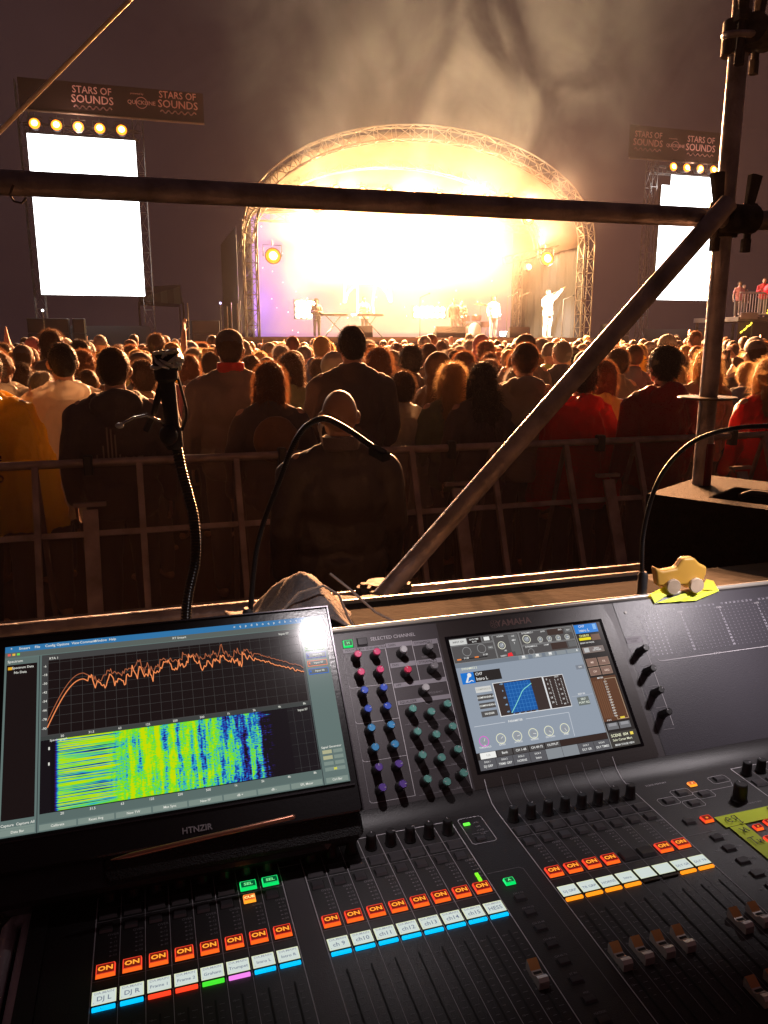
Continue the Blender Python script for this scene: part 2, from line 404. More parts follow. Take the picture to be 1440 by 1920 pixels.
for loc, lab in [((6.05, 27.2, 6.40), 'warm lamp low at the left end of the front lighting truss'), ((13.8, 27.0, 6.35), 'warm lamp hanging right of the smoke under the arch'),
                 ((4.40, 27.0, 4.72), 'warm lamp beside the left stage tower'), ((14.22, 26.2, 4.85), 'warm lamp above the singer in white')]:
    stage_lamp(loc, lab, 'single lamps around the stage opening', .24, es=8)
for x, z, lab in [(6.2, 6.42, 'small blue lamp at the left end of the lighting truss'), (9.57, 6.45, 'small blue lamp in the middle of the lighting truss')]:
    stage_lamp((x * .968, 26.1, 1.9 + (z - 1.9) * .968), lab, 'blue lamps on the lighting truss', .10, (.12, .06, 1), 14)
stage_lamp((13.9, 27.0, 4.62), 'small white lamp under the short truss right of the smoke', None, .12, (.8, .85, 1), 8)
# blinders in the smoke
def blinder(loc, nx, nz, label):
    root = tag(empty('blinder_light', loc), label, 'blinder light', 'blinder panels glaring through the smoke')
    b = MB(); b.box((0, .08, 0), (nx * .22 + .06, .16, nz * .22 + .06), M_lampbody, bev=.02); b.build('lamp_housing', root)
    for i in range(nx):
        for j in range(nz):
            l = MB(); l.lathe([(.095, 0), (.09, .02), (.02, .045)], glow((1, .80, .45), 45), c=((i - (nx - 1) / 2) * .22, -.003, (j - (nz - 1) / 2) * .22), rot=(R(90), 0, 0), seg=12)
            l.build('lens', root, smooth=True)
    return root
pl = ['leftmost', 'left middle', 'central', 'right middle', 'rightmost']
for i, x in enumerate((6.3, 7.8, 9.5, 11.2, 12.7)):
    blinder((x, SY + 3.0, 5.75 - .12 * abs(i - 2)), 4, 2, '%s blinder panel in the upper row inside the smoke' % pl[i])
for i, x in enumerate((7.0, 8.7, 10.6, 12.2)):
    blinder((x, SY + 3.2, 4.75), 3, 2, '%s blinder panel in the lower row inside the smoke' % ['leftmost', 'second', 'third', 'rightmost'][i])
blinder((6.0, SY + 3.4, 3.10), 4, 3, 'floor blinder panel glaring behind the keyboard player')
blinder((10.9, SY + 3.4, 3.05), 6, 2, 'floor blinder panel glaring behind the drummer')
# the light those lamps throw, plus added smoke lights
for x in (6.9, 9.4, 12.0): lamp('POINT', 'blinder_glow', (x, SY + 2.2, 5.8), 7500, (1, .60, .24), .12)
for x, z in ((6.1, 3.1), (10.9, 3.1)): lamp('POINT', 'floor_blinder_glow', (x, SY + 2.9, z), 700, (1, .70, .38), .12)
lamp('POINT', 'purple_wash_glow', (4.6, SY + 2.6, 3.4), 260, (.45, .2, 1), .12)
for x in (6.6, 8.7, 10.8, 13.0):      # beams of the front lamps over the crowd
    lamp('SPOT', 'front_lamp_beam', (x, SY - .3, 6.80), 66000, (1, .43, .18), .12, (R(60), 0, R(180 + (9.8 - x) * -2)), spot=R(112))
lamp('SPOT', 'singer_light', (14.30, 25.6, 4.9), 9000, (1, .9, .76), .06, (R(46), 0, R(-21)), spot=R(50))
lamp('SPOT', 'singer_light', (13.0, 26.0, 5.2), 1600, (1, .9, .76), .06, (R(26), 0, R(24)), spot=R(50))
for x in (5.8, 9.6, 13.4):                  # added lights without a fixture, to brighten the smoke over the roof
    lamp('SPOT', 'added_smoke_light', (x, SY - .8, 5.2), 22000, (1, .74, .46), .08, (R(138), 0, R(180)), spot=R(115))

# ------------------------------------------------------------------ side screens with their towers, lamps and banners
def side_screen(x0, x1, z0, z1, label, notch=None):
    root = tag(empty('video_screen', ((x0 + x1) / 2, SY, 0)), label, 'video screen')
    w = (x1 - x0) / 2; Wm = glow((1, 1, 1), 5.5)
    b = MB()
    if notch:
        nx, nz = notch
        V = [(-w, -.02, z0), (w, -.02, z0), (w, -.02, z1), (-w + nx, -.02, z1), (-w + nx, -.02, z1 - nz), (-w, -.02, z1 - nz)]
        b.add(V, [(0, 1, 2, 3, 4, 5)], Wm)
    else: b.quad((-w, -.02, z0), (w, -.02, z0), (w, -.02, z1), (-w, -.02, z1), Wm)
    b.build('screen', root)
    b = MB(); b.box((0, .08, (z0 + z1) / 2 - (.2 if notch else 0)), (2 * w - .02, .18, z1 - z0 - (.45 if notch else .02)), M_dark); b.build('housing', root)
    for sx in (-1, 1):
        b = MB(); truss(b, seg((sx * (w + .1), .5, 0), (sx * (w + .1), .5, 9.3), 16), .3, M_steel, .024, .012); b.build('tower', root, smooth=True)
    b = MB(); truss(b, seg((-w - .1, .5, z1 + .25), (w + .1, .5, z1 + .25), 6), .25, M_steel, .02, .012); b.build('crossbar', root, smooth=True)
    b = MB(); b.box((0, .3, 1.2), (2 * w + .2, .05, 2.4), M_black); b.build('skirt', root)
    return root
side_screen(-2.78, .20, 3.30, 7.78, 'tall blank white video screen on the left of the stage')
side_screen(18.69, 21.75, 3.48, 7.93, 'stepped blank white video screen on the right of the stage', (.38, .37))
lamp('AREA', 'screen_light', (-1.28, SY - .1, 5.5), 1900, (1, .97, .98), 2.9, (R(90), 0, 0), size_y=4.4)
lamp('AREA', 'screen_light', (20.2, SY - .1, 5.6), 1900, (1, .97, .98), 2.9, (R(90), 0, 0), size_y=4.3)
for k, (xs, z, side) in enumerate((((-2.526, -1.945, -1.355, -.77, -.163), 8.0, 'left'), ((18.98, 19.56, 20.15, 20.74, 21.33), 8.155, 'right'))):
    for i, x in enumerate(xs):
        stage_lamp((x, SY - .2, z), 'warm lamp above the %s screen, %s from the left' % (side, ords[i]), 'lamps above the side screens', .145, es=9)
    lamp('SPOT', 'lamp_row_beam', (xs[2], SY - .35, z - .1), 3000, (1, .5, .2), .04, (R(75), 0, R(180)), spot=R(140))
    lamp('POINT', 'lamp_row_glow', (xs[2], SY - .45, z - .05), 60, (1, .62, .45), .05)
def wave(mb, x0, x1, z, amp, m, w):
    n = 60; pts = [(x0 + (x1 - x0) * i / n, z + amp * math.sin(i / n * 2 * math.pi * 5.5)) for i in range(n + 1)]; mb.line(pts, w, 0, m)
def banner(x0, x1, z0, z1, spots, label):
    root = tag(empty('banner', ((x0 + x1) / 2, SY - .05, z0)), label, 'banner')
    c = (x0 + x1) / 2; b = MB(); b.box((0, .05, (z1 - z0) / 2), (x1 - x0, .03, z1 - z0), mat('dark_banner_cloth', (.012, .007, .008), .95, spec=.05, bump=.2, bscale=8)); b.build('cloth', root)
    b = MB(); b.tube([(x0 - c, -.02, -.04), (x1 - c, -.02, -.04)], .03, M_alu, 8); b.build('rail', root, smooth=True)
    I = mat('banner_print', (.50, .32, .34), .8); b = MB(); RX = Matrix.Rotation(R(90), 4, 'X') 
    b.X = Matrix.Translation((-c, .028, -z0)) @ RX
    for s_ in spots:
        if s_[0] == 'S':
            x, z, w = s_[1:]; k = w / 1.03
            b.text('STARS OF', x, z + .19 * k, 0, .27 * k, I, bold=.008, sx=.92); b.text('SOUNDS', x, z - .06 * k, 0, .30 * k, I, bold=.01, sx=.98)
            wave(b, x - w * .5, x + w * .5, z - .27 * k, .035, I, .035)
        else:
            x, z, w = s_[1:]; b.text('QUICKLINE', x, z, 0, .155 * w, I, bold=.01); n = 24
            b.line([(x + .16 * w * math.cos(2 * math.pi * i / n), z + .15 * w * math.sin(2 * math.pi * i / n)) for i in range(n + 1)], .018, .001, I)
            b.text('presented by', x - .12, z + .24 * w, 0, .07, I)
    b.X = Matrix.Identity(4); b.build('lettering', root)
banner(-2.9, 2.25, 8.42, 9.25, [('S', -.92, 8.86, 1.03), ('Q', .45, 8.84, 1.0), ('S', 1.50, 8.92, 1.03)], 'dark banner with STARS OF SOUNDS lettering above the left screen')
banner(17.2, 22.0, 8.42, 9.5, [('S', 17.98, 9.0, 1.1), ('Q', 19.15, 8.92, 1.0), ('S', 20.25, 8.98, 1.15), ], 'dark banner with STARS OF SOUNDS lettering above the right screen')
# ------------------------------------------------------------------ people
def vox(mb, name, size=.008, it=4, fold=0.0, fs=6.0, seed=0, strands=None, smooth=True):
    me = mb.mesh('tmp'); o = bpy.data.objects.new('tmp', me); COL.objects.link(o)
    r = o.modifiers.new('r', 'REMESH'); r.mode = 'VOXEL'; r.voxel_size = size; r.use_smooth_shade = True
    s = o.modifiers.new('s', 'SMOOTH'); s.factor = .6; s.iterations = it
    dg = bpy.context.evaluated_depsgraph_get(); me2 = bpy.data.meshes.new_from_object(o.evaluated_get(dg))
    bpy.data.objects.remove(o); bpy.data.meshes.remove(me)
    me2.name = name; me2.materials.clear()
    n = len(me2.vertices); co = np.empty(n * 3, np.float32); me2.vertices.foreach_get('co', co); co = co.reshape(-1, 3)
    if fold:
        no = np.empty(n * 3, np.float32); me2.vertices.foreach_get('normal', no); no = no.reshape(-1, 3)
        for i in range(n):
            p = co[i]; q = Vector((p[0] * fs + seed, p[1] * fs, p[2] * fs * .55))
            h = noise.noise(q) + .5 * noise.noise(q * 2.3); h = 1 - 2 * abs(h)
            co[i] += no[i] * fold * h
        me2.vertices.foreach_set('co', co.ravel())
    me2.polygons.foreach_set('use_smooth', [True] * len(me2.polygons)); me2.update()
    if strands:
        cnt, ln, drop, w = strands
        no = np.empty(n * 3, np.float32); me2.vertices.foreach_get('normal', no); no = no.reshape(-1, 3)
        rr = random.Random(seed + 3); V = [tuple(p) for p in co]; F = [tuple(p.vertices) for p in me2.polygons]
        for _ in range(cnt):
            i = rr.randrange(n); p = Vector(co[i]); d = Vector(no[i])
            if d.z < -.6: continue
            d = (d * .8 + Vector((rr.uniform(-.5, .5), rr.uniform(-.5, .5), rr.uniform(-.6, .3)))).normalized()
            l = ln * rr.uniform(.4, 1.4); sd = d.cross(Vector((0, 1, .1))).normalized() * w
            k = len(V); b = p - d * .004
            mid = b + d * l * .6; e = b + d * l + Vector((0, 0, -drop * rr.uniform(.3, 1)))
            V += [tuple(b - sd), tuple(b + sd), tuple(mid + sd * .7), tuple(mid - sd * .7), tuple(e)]
            F += [(k, k + 1, k + 2, k + 3), (k + 3, k + 2, k + 4)]
        m3 = bpy.data.meshes.new(name); m3.from_pydata(V, [], F); m3.polygons.foreach_set('use_smooth', [True] * len(F)); m3.update()
        bpy.data.meshes.remove(me2); me2 = m3
    return me2
X0 = mat('skin_base', (.5, .33, .25), .5)

def hand(b, wr, fw, side, curl=.35):
    """palm, four unequal bent fingers and a thumb; fw = direction of the fingers"""
    fw = Vector(fw).normalized(); wr = Vector(wr)
    th = Vector((0, 1, 0)) if abs(fw.y) < .8 else Vector((side * -1, 0, 0)); th = (th - fw * th.dot(fw)).normalized()   # towards the thumb
    n = fw.cross(th).normalized() * side      # palm side
    for k in range(4):
        o_ = th * (.028 - .018 * k); b.cap(wr + fw * .01 + o_ * .7, wr + fw * .085 + o_, .012, .0105, X0, 8)
    for k, l in enumerate((.068, .076, .070, .054)):
        o_ = th * (.029 - .0195 * k); p = wr + fw * .088 + o_; sp = (fw + th * (.10 - .07 * k)).normalized()
        q = p + (sp - n * curl * .4).normalized() * l * .45; e = q + (sp - n * curl * 1.2).normalized() * l * .55
        b.tube([p, q, e], [.0088, .0082, .0072], X0, 8, rnd_caps=True)
    p = wr + fw * .022 + th * .026; q = p + (fw * .5 + th * .9 - n * .25).normalized() * .038; e = q + (fw * .9 + th * .45 - n * .3).normalized() * .032
    b.tube([p, q, e], [.012, .0098, .0085], X0, 8, rnd_caps=True)

# poses: (elbow, wrist) for right (+x) and left (-x) arm
POSE = {
    'down': (((.255, -.02, 1.14), (.262, .07, .90)), ((-.255, -.02, 1.14), (-.262, .07, .90))),
    'bent': (((.25, .02, 1.13), (.12, .22, 1.20)), ((-.25, .02, 1.13), (-.10, .24, 1.16))),
    'up':   (((.27, .12, 1.56), (.24, .22, 1.82)), ((-.255, -.02, 1.14), (-.262, .07, .90))),
    'point': (((-.38, .02, 1.56), (-.58, .06, 1.78)), ((.24, .05, 1.17), (.05, .17, 1.46))),
    'phone': (((.25, .16, 1.32), (.10, .33, 1.58)), ((-.25, .16, 1.32), (-.06, .33, 1.56))),
}
def arms(pose):
    A = POSE[pose]
    out = []
    for (e, w) in A:
        s = 1 if e[0] > 0 else -1
        out.append((s, Vector((s * .185, -.005, 1.43)), Vector(e), Vector(w)))
    return out
def head_geo(b, face=True):
    b.ell((0, -.012, 1.652), (.078, .098, .103), X0, su=20, sv=14)
    b.ell((0, .018, 1.60), (.064, .074, .075), X0, su=16, sv=12)
    b.ell((0, .052, 1.553), (.034, .036, .026), X0)                       # chin
    if face:
        b.ell((0, .070, 1.675), (.058, .022, .018), X0)                   # brow
        b.ell((.040, .058, 1.618), (.022, .024, .022), X0); b.ell((-.040, .058, 1.618), (.022, .024, .022), X0)
        b.cap((0, .086, 1.655), (0, .106, 1.615), .008, .013, X0)         # nose
        b.ell((0, .107, 1.612), (.016, .010, .009), X0)
        b.ell((0, .084, 1.583), (.024, .010, .006), X0); b.ell((0, .082, 1.573), (.021, .010, .007), X0)
    for s in (-1, 1):
        b.ell((s * .084, -.014, 1.632), (.013, .019, .033), X0, rot=(R(-10), 0, R(s * -32)))
    b.cap((0, -.022, 1.60), (0, -.028, 1.43), .056, .066, X0)
def body_mesh(pose, female=False, vs=.0075, bald=False):
    b = MB(); head_geo(b)
    w = .9 if female else 1.0
    b.tube([(-.15 * w, -.01, 1.40), (0, -.01, 1.43), (.15 * w, -.01, 1.40)], [.058, .066, .058], X0, 12, rnd_caps=True)
    b.ell((0, 0, 1.30), (.165 * w, .108, .17), X0); b.ell((0, .005, 1.12), (.135 * w, .095, .17), X0); b.ell((0, 0, .96), (.165, .115, .13), X0)
    for s, sh, e, wr in arms(pose):
        b.tube([sh, sh.lerp(e, .5), e], [.052 * w, .048 * w, .041 * w], X0, 12, rnd_caps=True)
        b.tube([e, e.lerp(wr, .3), wr], [.041 * w, .042 * w, .027], X0, 12, rnd_caps=True)
        hand(b, wr, wr - e, s)
    for s in (-1, 1):
        b.tube([(s * .092, 0, .93), (s * .10, .015, .72), (s * .103, .02, .50)], [.088, .076, .056], X0, 12, rnd_caps=True)
        b.tube([(s * .103, .02, .50), (s * .106, -.01, .36), (s * .108, -.02, .09)], [.055, .054, .036], X0, 12, rnd_caps=True)
        b.tube([(s * .108, -.05, .042), (s * .112, .03, .04), (s * .12, .15, .026)], [.036, .036, .026], X0, 10, rnd_caps=True)
    return vox(b, 'person', vs, 3)
def top_mesh(kind, pose, wide=1.0, seed=0):
    b = MB(); w = wide
    if kind in ('jacket', 'hoodie', 'tee'):
        k = 1.0 if kind != 'tee' else .86
        b.tube([(-.175 * w, -.012, 1.375), (0, -.012, 1.41), (.175 * w, -.012, 1.375)], [.080 * k, .092 * k, .080 * k], X0, 14, rnd_caps=True)
        for s in (-1, 1): b.cap((s * .03, -.03, 1.485), (s * .15 * w, -.02, 1.415), .052, .056, X0)
        b.ell((0, -.01, 1.45), (.14 * w, .085 * k, .06), X0)
        b.ell((0, -.01, 1.28), (.205 * w * k, .145 * k, .20), X0); b.ell((0, 0, 1.10), (.195 * w * k, .14 * k, .22), X0); b.ell((0, 0, .96), (.20 * w * k, .15 * k, .15), X0)
        b.tube([(0, 0, 1.0), (0, 0, .82)], [.16, .17], X0, 16)
        b.ell((.05, 0, .87), (.15, .15, .06), X0); b.ell((-.05, 0, .87), (.15, .15, .06), X0)
        for s, sh, e, wr in arms(pose):
            sh = Vector((sh.x * w, sh.y, sh.z - .055)); d = (wr - e)
            if kind == 'tee': b.tube([sh, sh.lerp(e, .62)], [.066, .062], X0, 12, rnd_caps=True)
            else:
                b.tube([sh, sh.lerp(e, .5), e], [.080, .072, .064], X0, 12, rnd_caps=True)
                b.tube([e, e.lerp(wr, .5), wr - d.normalized() * .015], [.064, .056, .043], X0, 12, rnd_caps=True)
        if kind == 'jacket': b.tube([(0, -.02, 1.43), (0, -.03, 1.50), (0, -.028, 1.535)], [.095, .082, .078], X0, 16, rnd_caps=False)
        if kind == 'hoodie':
            b.tube([(0, -.02, 1.43), (0, -.02, 1.50)], [.10, .088], X0, 16)
            b.ell((0, -.095, 1.455), (.135, .065, .085), X0, rot=(R(20), 0, 0)); b.ell((0, -.12, 1.39), (.085, .045, .07), X0)
            for s in (-1, 1): b.cap((s * .10, -.06, 1.49), (s * .055, .07, 1.45), .035, .026, X0)
    if kind == 'poncho':
        n = 40; V = []; F = []
        prof = [(.085, 1.52), (.13, 1.49), (.235, 1.44), (.285, 1.33), (.315, 1.15), (.345, .95), (.375, .72), (.37, .70), (.10, .80)]
        for i, (r_, z) in enumerate(prof):
            for j in range(n):
                a = 2 * math.pi * j / n; f = 1 + (.05 * math.sin(7 * a + seed) + .035 * math.sin(12 * a + 2 * seed)) * min(1, i / 4)
                V.append((r_ * f * math.cos(a) * (1.02 if r_ > .2 else 1), r_ * f * math.sin(a) * (.62 if r_ > .2 else .9) - .01, z + (.02 * math.sin(5 * a + seed) if i > 5 else 0)))
        for i in range(len(prof) - 1):
            for j in range(n): k = (j + 1) % n; F.append((i * n + j, i * n + k, (i + 1) * n + k, (i + 1) * n + j))
        F.append(tuple(range(n - 1, -1, -1))); F.append(tuple((len(prof) - 1) * n + j for j in range(n)))
        b.add(V, F, X0)
        b.ell((0, -.11, 1.455), (.125, .06, .09), X0, rot=(R(20), 0, 0)); b.ell((0, -.14, 1.38), (.08, .035, .07), X0)
        for s, sh, e, wr in arms(pose):
            if pose != 'down': b.tube([sh, e, wr - (wr - e).normalized() * .03], [.08, .08, .055], X0, 12, rnd_caps=True)
    return vox(b, 'top', .011, 3, fold=.013 if kind != 'poncho' else .018, fs=6 if kind != 'poncho' else 9, seed=seed)
def trousers_mesh(seed=0):
    b = MB(); b.ell((0, 0, .95), (.178, .128, .12), X0)
    for s in (-1, 1):
        b.tube([(s * .092, 0, .92), (s * .10, .015, .72), (s * .103, .02, .50), (s * .106, -.01, .33), (s * .108, -.015, .10)], [.10, .088, .070, .064, .055], X0, 12, rnd_caps=True)
    return vox(b, 'trousers', .012, 3, fold=.006, fs=8, seed=seed)
def hair_mesh(kind, seed=0):
    b = MB(); st_ = (2000, .022, .004, .0008)
    def skull(g=.0, z=1.665, y=-.022): b.ell((0, y, z), (.085 + g, .100 + g, .100 + g), X0, su=20, sv=14)
    if kind == 'short':
        skull(.002); b.ell((0, -.05, 1.625), (.075, .066, .075), X0); st_ = (2600, .016, .0, .0007)
    elif kind == 'thick':
        skull(.014, 1.672); b.ell((0, -.05, 1.62), (.088, .075, .085), X0); st_ = (3000, .030, .004, .0008)
    elif kind == 'bob':
        skull(.012); b.ell((0, -.045, 1.60), (.098, .085, .105), X0); b.ell((0, -.04, 1.54), (.10, .075, .06), X0)
        for s in (-1, 1): b.cap((s * .075, .02, 1.65), (s * .082, .02, 1.53), .025, .022, X0)
        st_ = (3200, .036, .03, .0008)
    elif kind == 'long':
        skull(.012); b.ell((0, -.05, 1.60), (.100, .080, .10), X0); b.ell((0, -.085, 1.50), (.112, .055, .12), X0); b.ell((0, -.105, 1.38), (.115, .045, .13), X0); b.ell((0, -.115, 1.30), (.09, .035, .09), X0)
        for s in (-1, 1): b.cap((s * .080, .02, 1.64), (s * .10, -.02, 1.40), .026, .03, X0)
        st_ = (3600, .05, .05, .0009)
    elif kind == 'pony':
        skull(.005); b.ell((0, -.05, 1.62), (.078, .07, .07), X0)
        b.tube([(0, -.11, 1.69), (0, -.15, 1.67), (0.005, -.165, 1.58), (.01, -.15, 1.45), (.005, -.14, 1.36)], [.020, .032, .038, .034, .012], X0, 12, rnd_caps=True)
        st_ = (2800, .04, .03, .0008)
    elif kind == 'bun':
        skull(.004); b.ell((0, -.06, 1.62), (.075, .062, .07), X0); b.ell((0, -.11, 1.735), (.038, .036, .034), X0)
    elif kind == 'cap':
        b.ell((0, -.016, 1.690), (.090, .106, .082), X0, su=20, sv=14); b.ell((0, .10, 1.680), (.068, .062, .010), X0, rot=(R(-8), 0, 0)); st_ = None
        return vox(b, 'cap', .007, 2)
    elif kind == 'beanie':
        b.ell((0, -.018, 1.685), (.092, .108, .095), X0, su=20, sv=14); b.tube([(0, -.018, 1.645), (0, -.018, 1.68)], [.096, .098], X0, 20); st_ = None
        return vox(b, 'beanie', .007, 2, fold=.002, fs=30)
    elif kind == 'hood':
        b.ell((0, -.02, 1.655), (.108, .118, .125), X0, su=20, sv=14); b.ell((0, -.03, 1.55), (.115, .105, .08), X0); st_ = None
        return vox(b, 'hood', .009, 3, fold=.004, fs=10)
    # open the face: cut everything in front of the hairline
    me = vox(b, 'hair', .0075, 2, fold=.003, fs=22, seed=seed, strands=st_)
    import bmesh
    bm = bmesh.new(); bm.from_mesh(me)
    kill = [v for v in bm.verts if v.co.y > .045 and v.co.z < 1.71 and abs(v.co.x) < .075]
    bmesh.ops.delete(bm, geom=kill, context='VERTS'); bm.to_mesh(me); bm.free()
    return me

_mesh = {}
def cached(fn, *a):
    k = (fn.__name__,) + a
    if k not in _mesh: _mesh[k] = fn(*a)
    return _mesh[k]
SKIN = {'fair': mat('fair_skin', (.52, .31, .22), .5, spec=.4), 'tan': mat('tanned_skin', (.36, .20, .13), .5), 'dark': mat('brown_skin', (.14, .07, .045), .45)}
def hairmat(n, c): return mat(n, c, .42, sheen=1.0, trans=.5, sheen_tint=(1, .8, .6), bump=.5, bscale=120)
HAIR = {'black': hairmat('black_hair', (.02, .014, .012)), 'brown': hairmat('brown_hair', (.085, .045, .025)), 'auburn': hairmat('auburn_hair', (.17, .07, .03)),
        'blond': hairmat('blond_hair', (.48, .32, .15)), 'grey': hairmat('grey_hair', (.26, .24, .22))}
def cloth(n, c, tr=.0, rough=.75, sheen=.4): return mat(n, c, rough, sheen=sheen, trans=tr, bump=.35, bscale=90, var=.12, vscale=7)
CL = {'black': cloth('black_jacket_fabric', (.095, .074, .074)), 'charcoal': cloth('charcoal_fabric', (.14, .115, .11)), 'navy': cloth('navy_fabric', (.05, .05, .075)),
      'olive': cloth('olive_green_fabric', (.15, .18, .10)), 'grey': cloth('grey_fabric', (.24, .22, .21)), 'beige': cloth('beige_fabric', (.38, .29, .21)),
      'red': cloth('red_rain_fabric', (.75, .04, .045), .5, .35), 'darkred': cloth('dark_red_rain_fabric', (.34, .022, .03), .35, .3), 'yellow': cloth('yellow_rain_plastic', (.95, .66, .04), .6, .28),
      'clear': mat('milky_rain_plastic', (.80, .74, .62), .3, trans=.6, bump=.5, bscale=30, alpha=.85), 'lime': cloth('lime_fabric', (.50, .62, .16), .2, .5), 'white': cloth('white_fabric', (.72, .70, .66)),
      'denim': cloth('denim_fabric', (.06, .075, .11)), 'brown': cloth('brown_fabric', (.10, .055, .03)), 'tan': cloth('tan_fabric', (.30, .20, .11)), 'pink': cloth('pink_fabric', (.45, .16, .18)), 'blue': cloth('blue_fabric', (.05, .08, .20)), 'teal': cloth('teal_fabric', (.03, .10, .10))}

def setmat(o, m):
    if not o.data.materials: o.data.materials.append(m)
    if o.data.materials[0] is not m:
        o.material_slots[0].link = 'OBJECT'; o.material_slots[0].material = m
def person(x, y, h, label, pose='down', top='jacket', tc='black', hair='short', hc='brown', skin='fair', wide=1.0, rz=0.0, z=0.0, group=None, female=False, legs='charcoal', tilt=0.0):
    s = h / 1.755
    root = bpy.data.objects.new('person', cached(body_mesh, pose, female)); COL.objects.link(root); setmat(root, SKIN[skin])
    root.location = (x, y, z); root.scale = (s, s, s); root.rotation_euler = (0, tilt, rz)
    tag(root, label, 'person', group)
    def child(name, me, m):
        o = bpy.data.objects.new(name, me); COL.objects.link(o); o.parent = root; setmat(o, m); return o
    child({'jacket': 'jacket', 'hoodie': 'hoodie', 'tee': 'shirt', 'poncho': 'rain_poncho'}[top], cached(top_mesh, top, pose, wide, 0 if wide == 1 else 1), CL[tc])
    child('trousers', cached(trousers_mesh), CL[legs])
    if hair == 'cap': child('hair', cached(hair_mesh, 'short'), HAIR[hc]); child('cap', cached(hair_mesh, 'cap'), CL['black' if tc != 'black' else 'charcoal'])
    elif hair == 'beanie': child('beanie', cached(hair_mesh, 'beanie'), CL['charcoal'])
    elif hair == 'hood': child('hood', cached(hair_mesh, 'hood'), CL[tc])
    elif hair != 'bald': child('hair', cached(hair_mesh, hair), HAIR[hc])
    return root

